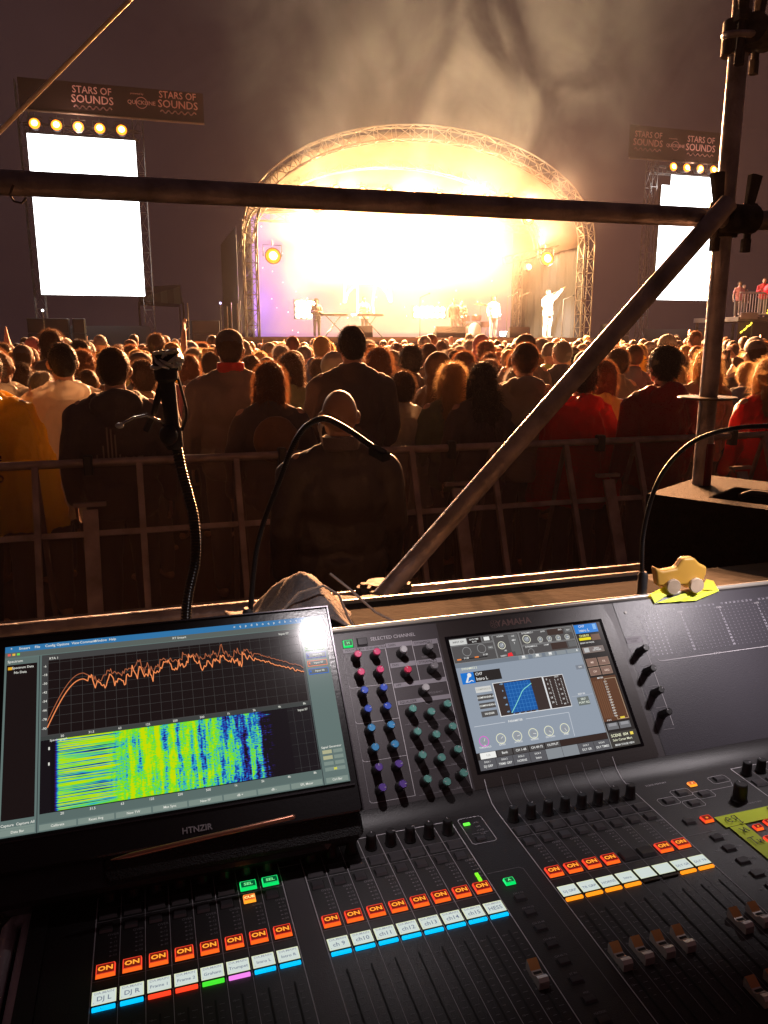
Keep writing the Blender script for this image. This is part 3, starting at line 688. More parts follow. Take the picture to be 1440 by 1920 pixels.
G0 = 'front rows of the concert crowd'
NEAR = [
 (-.93, 5.35, 1.84, 'person in a shiny yellow rain poncho behind the barrier at the frame edge', dict(top='poncho', tc='yellow', hair='thick', hc='black', rz=-.3)),
 (-.515, 5.65, 1.885, 'person in a milky see-through rain poncho with short dark hair', dict(top='poncho', tc='clear', hair='short', hc='black', rz=.25)),
 (-.165, 4.90, 1.86, 'broad person in a black hoodie with a pale streaked print on the back', dict(top='hoodie', tc='black', hair='short', hc='brown', wide=1.12)),
 (-.01, 6.30, 1.74, 'person in a tan jacket just beyond the black hoodie', dict(top='jacket', tc='tan', hair='thick', hc='brown', rz=.4)),
 (.603, 5.75, 1.975, 'tall person in a black jacket and a dark baseball cap with red collar', dict(top='jacket', tc='charcoal', hair='cap', wide=1.12)),
 (.785, 5.10, 1.755, 'person with chin-length auburn hair and a brown round backpack', dict(top='jacket', tc='black', hair='bob', hc='auburn', female=True)),
 (1.15, 6.35, 1.80, 'person with a brown bob in an olive green jacket', dict(top='jacket', tc='olive', hair='bob', hc='brown', female=True)),
 (1.43, 5.45, 2.00, 'very tall broad person in black standing behind the bald person', dict(top='jacket', tc='black', hair='short', hc='black', wide=1.12)),
 (1.85, 6.20, 1.84, 'person with long light brown hair beside the very tall person', dict(top='jacket', tc='beige', hair='long', hc='auburn', female=True)),
 (1.86, 5.60, 1.66, 'short person in a pale rain coat half hidden behind the very tall person', dict(top='poncho', tc='clear', hair='thick', hc='brown')),
 (2.34, 6.80, 1.845, 'person in black with thick hair right of the pale rain coat', dict(top='jacket', tc='black', hair='thick', hc='black')),
 (2.96, 8.00, 1.875, 'person with short neat hair in a dark shirt, one row further back', dict(top='tee', tc='charcoal', hair='short', hc='brown')),
 (2.206, 5.45, 1.73, 'person in a grey green jacket with frizzy tied-back blond hair', dict(top='jacket', tc='olive', hair='long', hc='blond', female=True)),
 (2.36, 5.25, 1.74, 'person with long straight black hair in a black jacket', dict(top='jacket', tc='black', hair='long', hc='black', female=True)),
 (2.72, 5.30, 1.885, 'person in a beige hoodie with the dark hood lying on the back', dict(top='hoodie', tc='beige', hair='short', hc='auburn')),
 (3.75, 7.30, 1.965, 'tall person in a dark cap looking over the crowd towards the singer', dict(top='jacket', tc='charcoal', hair='cap')),
 (4.23, 7.40, 1.90, 'grey haired person beside the diagonal scaffold tube', dict(top='jacket', tc='navy', hair='short', hc='grey')),
 (3.12, 5.15, 1.74, 'dark haired person in a bright red rain jacket at the barrier', dict(top='poncho', tc='red', hair='thick', hc='black', female=True)),
 (3.39, 5.30, 1.745, 'person with an auburn bob in a lime coloured jacket', dict(top='jacket', tc='lime', hair='bob', hc='auburn', female=True)),
 (3.55, 4.78, 1.85, 'person in a dark red raincoat with round dark hair', dict(top='hoodie', tc='darkred', hair='thick', hc='black', wide=1.12)),
 (5.25, 7.60, 1.86, 'person in a grey denim jacket with short dark hair', dict(top='jacket', tc='denim', hair='short', hc='brown')),
 (4.37, 6.60, 1.815, 'person with wavy brown hair in a dark coat beyond the lime jacket', dict(top='jacket', tc='charcoal', hair='thick', hc='brown')),
 (5.90, 7.90, 1.83, 'person in a tan hooded top left of the upright pole', dict(top='hoodie', tc='tan', hair='thick', hc='auburn')),
 (8.35, 10.5, 2.06, 'very tall person far back left of the upright pole', dict(top='jacket', tc='brown', hair='short', hc='auburn')),
 (4.80, 5.85, 1.825, 'person with long straight blond hair just left of the upright pole', dict(top='jacket', tc='beige', hair='long', hc='blond', female=True)),
 (4.55, 4.85, 1.765, 'person with wavy blond hair and a red jacket at the frame edge', dict(top='jacket', tc='red', hair='long', hc='blond', female=True)),
 (5.95, 6.55, 1.905, 'person in a black cap and black coat holding up a phone', dict(top='jacket', tc='black', hair='cap', pose='phone')),
 (-.60, 8.6, 1.89, 'person with dark curly hair beyond the see-through poncho', dict(top='jacket', tc='navy', hair='thick', hc='black')),
 (-1.14, 8.6, 1.86, 'person in a peaked cap and grey jacket in the third row', dict(top='jacket', tc='grey', hair='cap')),
 (.46, 8.3, 1.75, 'person with brown hair standing right of the silver microphone', dict(top='jacket', tc='charcoal', hair='bob', hc='auburn')),
 (2.03, 11.0, 1.97, 'tall person with a flat haircut left of the very tall person', dict(top='jacket', tc='brown', hair='short', hc='auburn')),
 (.90, 6.9, 1.775, 'person in black with a low bun beyond the auburn bob', dict(top='jacket', tc='black', hair='bun', hc='brown', female=True)),
 (1.81, 8.3, 1.70, 'short person in a salmon pink top left of the long light brown hair', dict(top='jacket', tc='pink', hair='thick', hc='brown')),
]
placed = []
for x, y, h, lab, kw in NEAR:
    p = person(x, y, h, lab, **kw); placed.append((x, y))
    if 'backpack' in lab:
        b = MB(); b.ell((0, -.20, 1.29), (.145, .075, .15), X0, su=20, sv=12); b.ell((0, -.255, 1.24), (.10, .04, .08), X0)
        me = vox(b, 'backpack', .01, 3, fold=.004, fs=12); o = bpy.data.objects.new('backpack', me); COL.objects.link(o); setmat(o, cloth('brown_backpack_canvas', (.20, .10, .05)))
        o.location = (x, y, 0); tag(o, 'round brown backpack worn by the person with auburn hair', 'backpack'); s_ = h / 1.755; o.scale = (s_, s_, s_)
    if 'red collar' in lab:
        b = MB(); b.lathe([(.082, 1.50), (.088, 1.515), (.086, 1.56), (.078, 1.565)], CL['red'], c=(0, -.028, 0), seg=20); b.build('collar', p, smooth=True)
    if 'streaked print' in lab:
        b = MB(); I = mat('faded_pale_print', (.30, .24, .20), .8)
        b.X = Matrix.Translation((0, -.175, 1.20)) @ Matrix.Rotation(R(90), 4, 'X')
        for i, (hh, xx) in enumerate(((.05, -.12), (.10, -.085), (.20, -.06), (.19, -.04), (.16, -.02), (.05, .0))): b.rect(xx, -.06, xx + .009, -.06 + hh, 0, I)
        b.text('nez', .07, -.035, 0, .085, I); b.X = Matrix.Identity(4)
        b.v = [(x_, -.165 + .9 * x_ * x_ - .012, z_) for x_, y_, z_ in b.v]; b.build('print', p)
    if 'yellow rain poncho' in lab:
        b = MB(); I = mat('dark_poncho_print', (.05, .025, .01), .6)
        rr = random.Random(3)
        for j in range(4):
            for i in range(6):
                q = (-.13 + i * .05 + .01 * (j % 2), 1.22 - j * .06)
                n = 9; b.line([(q[0] + .016 * math.cos(k * .7) * rr.uniform(.7, 1.2), q[1] + .020 * math.sin(k * .7) * rr.uniform(.7, 1.2)) for k in range(n)], .009, 0, I)
        b.v = [(x_, -.235 + .7 * x_ * x_, y_) for x_, y_, z_ in b.v]; b.build('print', p)
    if 'holding up a phone' in lab:
        b = MB(); b.box((x + .02, y + .40, 1.74), (.075, .009, .155), M_dark, bev=.004)
        tag(b.build('phone'), 'dark phone held up by the person in black cap and coat', 'phone')

CL['nylon'] = mat('black_creased_nylon', (.065, .052, .050), .45, bump=.35, bscale=45, spec=.5)
# the bald person on this side of the barrier
bp = person(.80, 3.27, 1.70, 'bald person in a black jacket standing on this side of the barrier', top='jacket', tc='nylon', hair='bald', wide=1.13, skin='tan')
b = MB(); b.tube([(-.083, -.03, 1.60), (-.093, -.02, 1.585), (-.09, -.03, 1.55), (-.08, -.045, 1.50)], .006, mat('pale_earpiece_plastic', (.6, .55, .45), .3), 8, rnd_caps=True)
b.ell((-.092, -.02, 1.59), (.010, .016, .024), mat('pale_earpiece_plastic'), su=10, sv=8); b.build('earpiece', bp, smooth=True)
b = MB(); b.lathe([(.066, 1.475), (.088, 1.50), (.083, 1.55), (.072, 1.556)], CL['charcoal'], c=(0, -.03, 0), seg=24); b.build('collar', bp, smooth=True)

# the rest of the crowd, in staggered rows
tops = ['jacket'] * 5 + ['hoodie'] * 3 + ['tee', 'poncho']
cols = ['black', 'black', 'charcoal', 'charcoal', 'navy', 'olive', 'grey', 'brown', 'beige', 'red', 'denim', 'tan', 'clear', 'blue', 'teal', 'white', 'lime', 'pink', 'yellow']
hairs = ['short', 'short', 'thick', 'thick', 'bob', 'long', 'long', 'pony', 'bun', 'cap', 'beanie', 'hood', 'short']
hcs = ['black', 'brown', 'brown', 'auburn', 'blond', 'blond', 'grey', 'auburn']
HW_ = {'short': 'short %s hair', 'thick': 'thick %s hair', 'bob': 'a %s bob', 'long': 'long %s hair', 'pony': 'a %s ponytail', 'bun': 'a %s hair bun', 'cap': 'a dark cap', 'beanie': 'a charcoal beanie', 'hood': 'the hood up'}
TW_ = {'jacket': 'jacket', 'hoodie': 'hoodie', 'tee': 'shirt', 'poncho': 'rain poncho'}
CN = {'clear': 'milky'}
cand = []; y = 6.0; k = 0
while y < 24.3:
    x = -.17 * y - .5 + (k % 2) * .27
    while x < .95 * y + .6:
        cand.append((x + rnd.uniform(-.13, .13), y + rnd.uniform(-.16, .16))); x += .56 + rnd.uniform(-.02, .05)
    y += .56; k += 1
cand = [c for c in cand if min((c[0] - a) ** 2 + (c[1] - b_) ** 2 for a, b_ in placed) > .22 and c[1] - .1 * 0 > 5.6]
cand = [c for c in cand if not (c[1] < 6.2 and rnd.random() < .5)]
cand.sort(key=lambda c: c[0] * .29 + c[1] * .955)
NI = 300 - len(NEAR)
def pick(far=False):
    top = rnd.choice(tops); tc = rnd.choice(cols)
    if tc in ('clear', 'yellow'): top = 'poncho'
    if top == 'poncho' and tc not in ('clear', 'yellow', 'red', 'blue', 'teal'): tc = rnd.choice(['clear', 'yellow', 'red', 'blue'])
    hair = rnd.choice(hairs)
    if hair == 'hood' and top == 'tee': top = 'hoodie'
    return top, tc, hair, rnd.choice(hcs)
seen = {}
info = []
for i, (x, y) in enumerate(cand[:NI]):
    top, tc, hair, hc = pick(); fem = hair in ('bob', 'long', 'pony', 'bun')
    h = rnd.gauss(1.72, .07) if fem else rnd.gauss(1.83, .085)
    h = min(h, 1.80 if y < 8 else 1.99); pose = 'up' if (rnd.random() < .03 and y > 9 and not .22 < x / y < .31) else rnd.choice(['down', 'down', 'bent'])
    depth = x * .29 + y * .955; ang = x / y
    zone = 'before left screen' if ang < -.0 else 'left of stage' if ang < .12 else 'before stage left' if ang < .36 else 'before stage right' if ang < .58 else 'before right screen' if ang < .82 else 'before right platform'
    row = 'near barrier' if depth < 8 else 'mid crowd' if depth < 10.5 else 'farther back'
    desc = 'person with %s in a %s %s%s' % ((HW_[hair] % hc if '%s' in HW_[hair] else HW_[hair]), CN.get(tc, tc), TW_[top], ' arm raised' if pose == 'up' else '')
    info.append((x, y, h, desc, row, zone, pose, top, tc, hair, hc, fem))
cnt = {}
for t in info: k = (t[3], t[4], t[5]); cnt[k] = cnt.get(k, 0) + 1
idx = {}
for (x, y, h, desc, row, zone, pose, top, tc, hair, hc, fem) in info:
    k = (desc, row, zone); lab = desc + ' ' + row + ' ' + zone
    if cnt[k] > 1:
        idx[k] = idx.get(k, 0) + 1; lab = '%s of %s: ' % (ords[idx[k] - 1], ['', '', 'two', 'three', 'four', 'five', 'six'][min(6, cnt[k])]) + desc.replace('person with ', '') + ' ' + row + ' ' + zone
    wds = lab.split()
    if len(wds) > 16: lab = ' '.join(lab.replace('in line with the', 'before').split()[:16])
    person(x, y, h, lab, pose, top, tc, hair, hc, rnd.choice(['fair', 'fair', 'tan', 'fair', 'dark']), rz=rnd.gauss(-.05, .55), female=fem, group='people in the concert crowd', legs=rnd.choice(['charcoal', 'denim', 'black']))
# everyone beyond them: one mass, far too many to tell apart
def lowpoly(kind_top, pose, hair):
    b = MB(); head_geo(b, False); b2 = MB()
    o = []
    for me_fn, size in ((None, 0),):
        pass
    def grab(mb, size): me = vox(mb, 'far', size, 1); V = np.array([v.co[:] for v in me.vertices]); F = [tuple(p.vertices) for p in me.polygons]; bpy.data.meshes.remove(me); return V, F
    Vh, Fh = grab(b, .03)
    b = MB(); g_ = {'short': .004, 'long': .015, 'thick': .018}[hair]
    b.ell((0, -.024, 1.668), (.087 + g_, .100 + g_, .100 + g_), X0); b.ell((0, -.05, 1.615), (.08 + g_, .075, .085), X0)
    if hair == 'long': b.ell((0, -.09, 1.48), (.115, .06, .17), X0)
    Va, Fa = grab(b, .028)
    b = MB(); b.cap((-.16, -.01, 1.41), (.16, -.01, 1.41), .09, .09, X0); b.ell((0, 0, 1.2), (.21, .15, .28), X0); b.tube([(0, 0, 1.1), (0, 0, .5)], [.19, .17], X0, 12)
    for s, sh, e, wr in arms(pose): b.tube([sh, e, wr], [.08, .065, .045], X0, 8, rnd_caps=True)
    b.tube([(0, -.02, 1.42), (0, -.02, 1.52)], [.10, .07], X0, 10)
    Vt, Ft = grab(b, .055)
    out = []
    if pose == 'up':
        b = MB(); hand(b, POSE['up'][0][1], (0, .3, 1), 1); Vx, Fx = grab(b, .012); Fh = Fh + [tuple(i + len(Vh) for i in f) for f in Fx]; Vh = np.vstack([Vh, Vx])
    return (Vh, Fh), (Va, Fa), (Vt, Ft)
protos = [lowpoly('jacket', p_, h_) for p_, h_ in (('down', 'short'), ('down', 'long'), ('bent', 'thick'), ('down', 'thick'), ('up', 'short'))]
far = cand[NI:]
def mass():
    VV = []; FF = []; MI = []; ml = [SKIN['fair'], SKIN['tan']] + [HAIR[k] for k in ('black', 'brown', 'auburn', 'blond')] + [CL[k] for k in ('black', 'charcoal', 'navy', 'brown', 'grey', 'red', 'beige', 'clear', 'yellow')]
    n0 = 0
    for (x, y) in far:
        pr = protos[rnd.choices(range(5), (5, 4, 4, 4, 0 if .22 < x / y < .31 else .8))[0]]; s = rnd.gauss(1.79, .11) / 1.755; a = rnd.gauss(0, .35); ca, sa = math.cos(a), math.sin(a)
        ms = (rnd.randrange(2), 2 + rnd.choices(range(4), (3, 4, 3, 2))[0], 6 + rnd.choices(range(9), (5, 5, 3, 2, 2, 1.5, 1.5, 1, .7))[0])
        for (V, F), mi in zip(pr, ms):
            Q = V * s; P = np.stack([Q[:, 0] * ca - Q[:, 1] * sa + x, Q[:, 0] * sa + Q[:, 1] * ca + y, Q[:, 2]], 1)
            VV.append(P); FF += [tuple(i + n0 for i in f) for f in F]; MI += [mi] * len(F); n0 += len(V)
    me = bpy.data.meshes.new('crowd'); me.from_pydata(np.vstack(VV).tolist(), [], FF)
    for m in ml: me.materials.append(m)
    me.polygons.foreach_set('material_index', MI); me.polygons.foreach_set('use_smooth', [True] * len(FF)); me.update()
    o = bpy.data.objects.new('crowd', me); COL.objects.link(o); tag(o, 'dense mass of far concert-goers in front of the stage', 'crowd', kind='stuff')
mass()

# ------------------------------------------------------------------ the band
def band(x, y, h, label, **kw): return person(x, y, h, label, z=SZ, rz=kw.pop('rz', math.pi), **kw)
CL['suit'] = cloth('white_suit_fabric', (.85, .82, .76), sheen=0)
band(14.95, SY + 1.3, 1.79, 'singer in a white suit pointing one arm up at the stage edge', pose='point', tc='suit', legs='suit', hair='short', hc='black', skin='tan', rz=math.pi + .15)
band(12.55, SY + 1.0, 1.50, 'backing singer in a white dress beside the small bright light box', pose='down', tc='suit', legs='suit', hair='thick', hc='brown')
band(6.05, SY + 1.9, 1.34, 'dark figure playing keyboards against the floor blinders', pose='bent', tc='charcoal', hair='thick', hc='black')
band(7.85, SY + 2.0, 1.45, 'musician in a white shirt in front of the letter outline', pose='bent', tc='white', hair='short', hc='black', top='tee')
band(11.2, SY + 1.6, 1.42, 'dark slim figure standing left of the drummer', pose='down', tc='charcoal', hair='short', hc='black')
band(11.8, SY + 2.3, 1.42, 'drummer silhouetted in front of the floor blinders', pose='bent', tc='charcoal', hair='short', hc='black')
# ------------------------------------------------------------------ instruments and stage furniture
def keyboard(x, y, label, n=1):
    r_ = tag(empty('keyboard', (x, y, SZ)), label, 'keyboard')
    b = MB(); b.box((0, 0, .80), (.95, .28, .09), M_dark, bev=.02); b.build('body', r_)
    b = MB(); b.box((0, .08, .85), (.88, .13, .012), mat('ivory_keys', (.7, .68, .62), .4)); b.build('keys', r_)
    for s in (-1, 1):
        b = MB(); b.tube([(s * .42, -.2, 0), (-s * .30, .15, .80)], .018, M_steel, 8); b.build('stand', r_)
keyboard(6.65, SY + 1.7, 'black keyboard on a crossed stand beside the dark keyboard player')
keyboard(7.9, SY + 1.4, 'black keyboard in front of the musician in a white shirt')
dk = tag(empty('drum_kit', (12.1, SY + 2.0, SZ)), 'drum kit with raised cymbals before the floor blinders', 'drum kit')
M_drum = mat('drum_shell', (.12, .03, .03), .3, coat=.5); M_skin = mat('drum_skin', (.7, .68, .62), .6); M_brass = mat('brass_cymbal', (.6, .4, .12), .25, 1.0)
b = MB(); b.lathe([(.28, -.2), (.29, -.2), (.29, .2), (.28, .2)], M_drum, c=(0, -.1, .30), rot=(R(90), 0, 0), seg=24); b.lathe([(.27, 0), (.27, .01)], M_skin, c=(0, -.305, .30), rot=(R(90), 0, 0), seg=24); b.build('bass_drum', dk, smooth=True)
for x, z, rr_ in ((-.25, .72, .16), (.2, .74, .18), (-.55, .62, .17), (.6, .5, .21)):
    b = MB(); b.lathe([(rr_, 0), (rr_ + .01, .01), (rr_ + .01, .2), (rr_, .21)], M_drum, c=(x, 0, z - .1), seg=20); b.tube([(x, 0, 0), (x, 0, z - .1)], .012, M_steel, 6); b.build('drum', dk, smooth=True)
for x, z in ((-.75, 1.15), (.75, 1.2), (.35, 1.25)):
    b = MB(); b.lathe([(.23, 0), (.05, .03), (.02, .05)], M_brass, c=(x, 0, z), seg=24, rot=(R(12), 0, 0)); b.tube([(x, 0, 0), (x, 0, z)], .010, M_steel, 6); b.build('cymbal', dk, smooth=True)
for x, w, lab in ((7.05, .9, 'black floor monitor wedge left of the letter outline'), (10.35, 1.1, 'black floor monitor wedge at the middle stage edge'), (13.0, .8, 'black floor monitor wedge left of the singer in white')):
    b = MB(); V = [(-w / 2, -.25, 0), (w / 2, -.25, 0), (w / 2, .25, 0), (-w / 2, .25, 0), (-w / 2, -.22, .38), (w / 2, -.22, .38), (w / 2, .10, .12), (-w / 2, .10, .12)]
    b.add(V, [(3, 2, 1, 0), (4, 5, 6, 7), (0, 1, 5, 4), (1, 2, 6, 5), (2, 3, 7, 6), (3, 0, 4, 7)], M_black)
    o = b.build('monitor_wedge', loc=(x, SY - .05, SZ)); tag(o, lab, 'monitor wedge', 'monitor wedges along the stage edge')
b = MB(); b.box((0, 0, .14), (.52, .10, .20), M_dark, bev=.01); r_ = tag(b.build('light_box', loc=(12.62, SY + .1, SZ)), 'small glaring white light box on the stage floor', 'light box')
b = MB(); b.rect(-.24, -.08, .24, .08, 0, glow((1, .97, .92), 14)); b.build('lens', r_, M=Matrix.Translation((0, -.056, .14)) @ Matrix.Rotation(R(90), 4, 'X'))
for i, (x, z) in enumerate(((12.9, 1.45), (13.5, 1.5), (14.9, 1.6), (15.2, 1.4), (9.6, 1.4))):
    b = MB(); b.lathe([(.16, 0), (.14, .02), (.015, .04), (.012, z)], M_alu, seg=12); b.tube([(0, 0, z), (.25, -.2, z + .12)], .010, M_alu, 6); b.ell((.27, -.22, z + .13), (.03, .05, .03), M_dark)
    tag(b.build('microphone_stand', loc=(x, SY + .6 + .25 * (i % 3), SZ), smooth=True), ['microphone stand with boom between light box and singer', 'microphone stand just behind the singer in white', 'microphone stand right of the singer in white', 'microphone stand beside the right stage tower', 'microphone stand at stage centre under the letters'][i], 'microphone stand', 'microphone stands on stage')

# speaker stacks and clutter left of the stage
def stack(x, y, w, n, lab, z0=0):
    r_ = tag(empty('speaker_stack', (x, y, 0)), lab, 'speaker stack')
    for i in range(n):
        b = MB(); b.box((0, 0, z0 + .22 + i * .43), (w, .6, .41), M_dark, bev=.02); c = b.build('cabinet', r_)
        b = MB(); b.rect(-w / 2 + .04, -.17, w / 2 - .04, .17, 0, mat('speaker_grille', (.05, .045, .05), .4, .6, bump=.8, bscale=300)); b.build('grille', c, M=Matrix.Translation((0, -.304, z0 + .22 + i * .43)) @ Matrix.Rotation(R(90), 4, 'X'))
stack(-1.72, SY - 1.0, .34, 6, 'narrow speaker column left of the big ground stack'); stack(-2.55, SY - 1.0, 1.1, 6, 'wide dark ground speaker stack under the left screen')
stack(2.0, SY + .3, .9, 6, 'dark speaker stack between left screen and stage'); stack(17.3, SY + .3, .9, 6, 'dark speaker stack between stage and right screen')
for i, (x, z) in enumerate(((1.45, 3.1), (2.62, 3.0), (2.8, 3.15), (2.95, 3.1), (3.08, 3.2))):
    b = MB(); b.tube([(0, 0, 0), (0.03 * (i % 2), 0, z)], .022, M_alu, 8); b.lathe([(.25, 0), (.23, .03), (.03, .05)], M_steel, seg=10)
    tag(b.build('equipment_stand', loc=(x, SY - .3 - .2 * (i % 2), 0), smooth=True), ['slim upright stand alone beside the speaker stack', 'leftmost upright stand beside the stage tower', 'second upright stand beside the stage tower', 'third upright stand beside the stage tower', 'rightmost upright stand beside the stage tower'][i], 'stand', 'upright stands left of the stage')
b = MB(); b.ell((0, 0, 0), (.035, .035, .035), glow((.6, .5, 1), 4)); b.tube([(0, 0, -2.5), (0, 0, 0)], .012, M_steel, 6); tag(b.build('marker_lamp', loc=(2.45, SY - .5, 3.1)), 'tiny violet lamp on a thin pole by the stage tower', 'lamp')
b = MB(); b.ell((0, 0, 0), (.035, .035, .035), glow((1, .95, .9), 5)); b.tube([(0, 0, -2.6), (0, 0, 0)], .012, M_steel, 6); tag(b.build('marker_lamp', loc=(-2.62, SY - 1.6, 2.78)), 'tiny white lamp on a thin pole under the left screen', 'lamp')
# pale striped gable of a tent behind
t = tag(empty('tent', (1.0, 33, 0)), 'pale striped tent gable right of the left screen', 'tent')
b = MB(); n = 6
for i in range(n):
    x0, x1 = -.9 + i * .25, -.9 + (i + 1) * .25; f = lambda x: 3.62 + (x + .9) * .30
    mm = mat('tent_stripe_a', (.20, .30, .26), .8) if i % 2 else mat('tent_stripe_b', (.12, .17, .16), .8)
    b.quad((x0, 0, 3.50 - .02 * i), (x1, 0, 3.48 - .02 * i), (x1, 0, f(x1)), (x0, 0, f(x0)), mm)
b.build('gable', t)
b = MB(); b.add([(-1, 0, 3.45), (.7, 0, 3.4), (.7, 3, 3.4), (-1, 3, 3.45), (-1, 1.5, 4.1), (.7, 1.5, 4.25)], [(0, 1, 5, 4), (2, 3, 4, 5)], mat('tent_roof', (.08, .09, .09), .8)); b.build('roof', t)
for x in (-1, .7):
    for y in (0, 3): b = MB(); b.tube([(x, y, 0), (x, y, 3.45)], .04, M_steel, 8); b.build('leg', t)

# ------------------------------------------------------------------ viewing platform on the right, string lights
vp = tag(empty('viewing_platform', (22.4, 24, 0)), 'raised viewing platform with white bar railing beside the right screen', 'platform')
b = MB(); b.box((0, .8, 2.72), (3.6, 2.4, .16), mat('platform_deck', (.18, .15, .16), .6)); b.build('deck', vp)
b = MB(); b.quad((-1.8, -.42, 0), (1.8, -.42, 0), (1.8, -.42, 2.62), (-1.8, -.42, 2.62), mat('platform_skirt', (.06, .035, .04), .8, bump=.4, bscale=10)); b.build('skirt', vp)
M_rail = mat('pale_painted_rail', (.55, .45, .52), .5)
b = MB()
for z in (2.90, 3.64): b.tube([(-1.8, -.36, z), (1.8, -.36, z)], .028, M_rail, 8)
for i in range(31): b.tube([(-1.8 + i * .12, -.36, 2.90), (-1.8 + i * .12, -.36, 3.64)], .011, M_rail, 6)
b.build('railing', vp, smooth=True)
b = MB(); b.box((-1.35, -.40, 2.84), (.75, .05, .22), mat('pale_board', (.5, .42, .48), .7)); b.build('board', vp)
for x in (-1.7, 0, 1.7):
    b = MB(); b.tube([(x, 1.9, 0), (x, 1.9, 2.65)], .06, M_steel, 8); b.build('leg', vp)
person(21.05, 24.2, 1.25, 'person in a pink top on the platform next to the upright pole', z=2.8, top='tee', tc='pink', hair='thick', hc='brown', rz=2.6)
person(21.6, 24.6, 1.2, 'person in dark clothes in the middle of the platform', z=2.8, tc='brown', hair='short', rz=2.8)
person(22.05, 24.1, 1.40, 'person in a bright red jacket on the viewing platform', z=2.8, tc='red', hair='short', hc='auburn', rz=2.3, pose='bent', wide=1.12)
b = MB(); b.ell((0, 0, 0), (.27, .22, .19), X0, rot=(0, R(-25), 0)); b.ell((.12, .02, .07), (.16, .15, .13), X0); o = bpy.data.objects.new('red_bag', vox(b, 'red_bag', .02, 3, fold=.01, fs=8)); COL.objects.link(o)
setmat(o, mat('glowing_red_bag_cloth', (.75, .01, .03), .5, emit=(.9, .0, .05), es=.25)); o.location = (21.93, 23.62, 3.80); tag(o, 'round bright red bag hanging over the platform railing', 'bag')  # cloth is given a faint glow of its own to read as lit
def string(P, n, lab):
    r_ = tag(empty('string_lights', P[0]), lab, 'string lights', 'strings of small yellow bulbs')
    Q = [Vector(p) - Vector(P[0]) for p in P]; b = MB(); b.tube(Q, .008, M_dark, 6); b.build('wire', r_)
    L_ = [(Q[i + 1] - Q[i]).length for i in range(len(Q) - 1)]; T = sum(L_)
    for k in range(n):
        d = T * (k + .5) / n; i = 0
        while i < len(L_) - 1 and d > L_[i]: d -= L_[i]; i += 1
        p = Q[i].lerp(Q[i + 1], d / L_[i]); c = MB(); c.ell(p + Vector((rnd.uniform(-.02, .02), 0, -.03 + rnd.uniform(-.02, .02))), (.030, .030, .035), glow((1, .72, .06), 3.0), su=8, sv=6); c.build('bulb', r_, smooth=True)
string([(20.55, 23.4, 2.25), (20.8, 23.45, 2.40), (21.15, 23.5, 2.62)], 9, 'slanting string of yellow bulbs above the crowd by the pole')
string([(21.75, 23.5, 2.95), (21.85, 23.5, 3.25), (21.95, 23.5, 3.45), (22.1, 23.5, 3.62)], 9, 'upright string of yellow bulbs beside the round red bag')
b = MB(); b.tube([(0, 0, 0), (0, 0, 2.5)], .03, M_steel, 8); tag(b.build('string_light_post', loc=(21.15, 23.5, 0)), 'thin post carrying the slanting string of bulbs', 'post', 'posts for the string lights')
b = MB(); b.tube([(0, 0, 0), (0, 0, 3.65)], .03, M_steel, 8); tag(b.build('string_light_post', loc=(22.1, 23.55, 0)), 'thin post carrying the upright string of bulbs', 'post', 'posts for the string lights')
b = MB(); b.lathe([(.08, 0), (.045, .16), (.005, .36)], mat('party_hat_card', (.6, .28, .22), .6), seg=16); tag(b.build('party_hat', loc=(-2.15, 14.5, 1.80), smooth=True), 'pointed salmon party hat above the heads by the frame edge', 'hat')
person(-2.15, 14.5, 1.82, 'person wearing a pointed party hat by the frame edge', tc='brown', hair='short')

# ------------------------------------------------------------------ crowd barrier
M_bar = mat('barrier_steel', (.36, .28, .25), .5, .2, bump=.15, bscale=40, var=.3, vscale=8)
def mesh_material():
    m = bpy.data.materials.new('perforated_sheet'); m.use_nodes = True; N, L = nodes_of(m); b = N['Principled BSDF']
    b.inputs['Base Color'].default_value = (.16, .11, .09, 1); b.inputs['Metallic'].default_value = .5; b.inputs['Roughness'].default_value = .45
    tc = N.new('ShaderNodeTexCoord'); mp = N.new('ShaderNodeMapping'); L.new(tc.outputs['UV'], mp.inputs[0])
    sp = N.new('ShaderNodeSeparateXYZ'); L.new(mp.outputs[0], sp.inputs[0])
    def mm(op, a, b_=None):
        n = N.new('ShaderNodeMath'); n.operation = op
        for i, v in enumerate((a, b_)):
            if v is None: continue
            if isinstance(v, (int, float)): n.inputs[i].default_value = v
            else: L.new(v, n.inputs[i])
        return n.outputs[0]
    P = .0105
    def grid(ox, oz):
        u = mm('SUBTRACT', mm('FRACT', mm('DIVIDE', mm('ADD', sp.outputs[0], ox * P), P)), .5); v = mm('SUBTRACT', mm('FRACT', mm('DIVIDE', mm('ADD', sp.outputs[1], oz * P * 1.732), P * 1.732)), .5)
        v = mm('MULTIPLY', v, 1.732); return mm('SQRT', mm('ADD', mm('MULTIPLY', u, u), mm('MULTIPLY', v, v)))
    d = mm('MINIMUM', grid(0, 0), grid(.5, .5)); hole = mm('LESS_THAN', d, .43)
    tr = N.new('ShaderNodeBsdfTransparent'); mx = N.new('ShaderNodeMixShader'); L.new(hole, mx.inputs[0]); L.new(b.outputs[0], mx.inputs[1]); L.new(tr.outputs[0], mx.inputs[2]); L.new(mx.outputs[0], N['Material Output'].inputs[0])
    return m
M_perf = mesh_material()
BY, LEAN = 4.60, .40      # top rail position, lean of the frame per metre of height
def by(z): return (z - 1.235) * LEAN       # local y at height z (top is y=0)
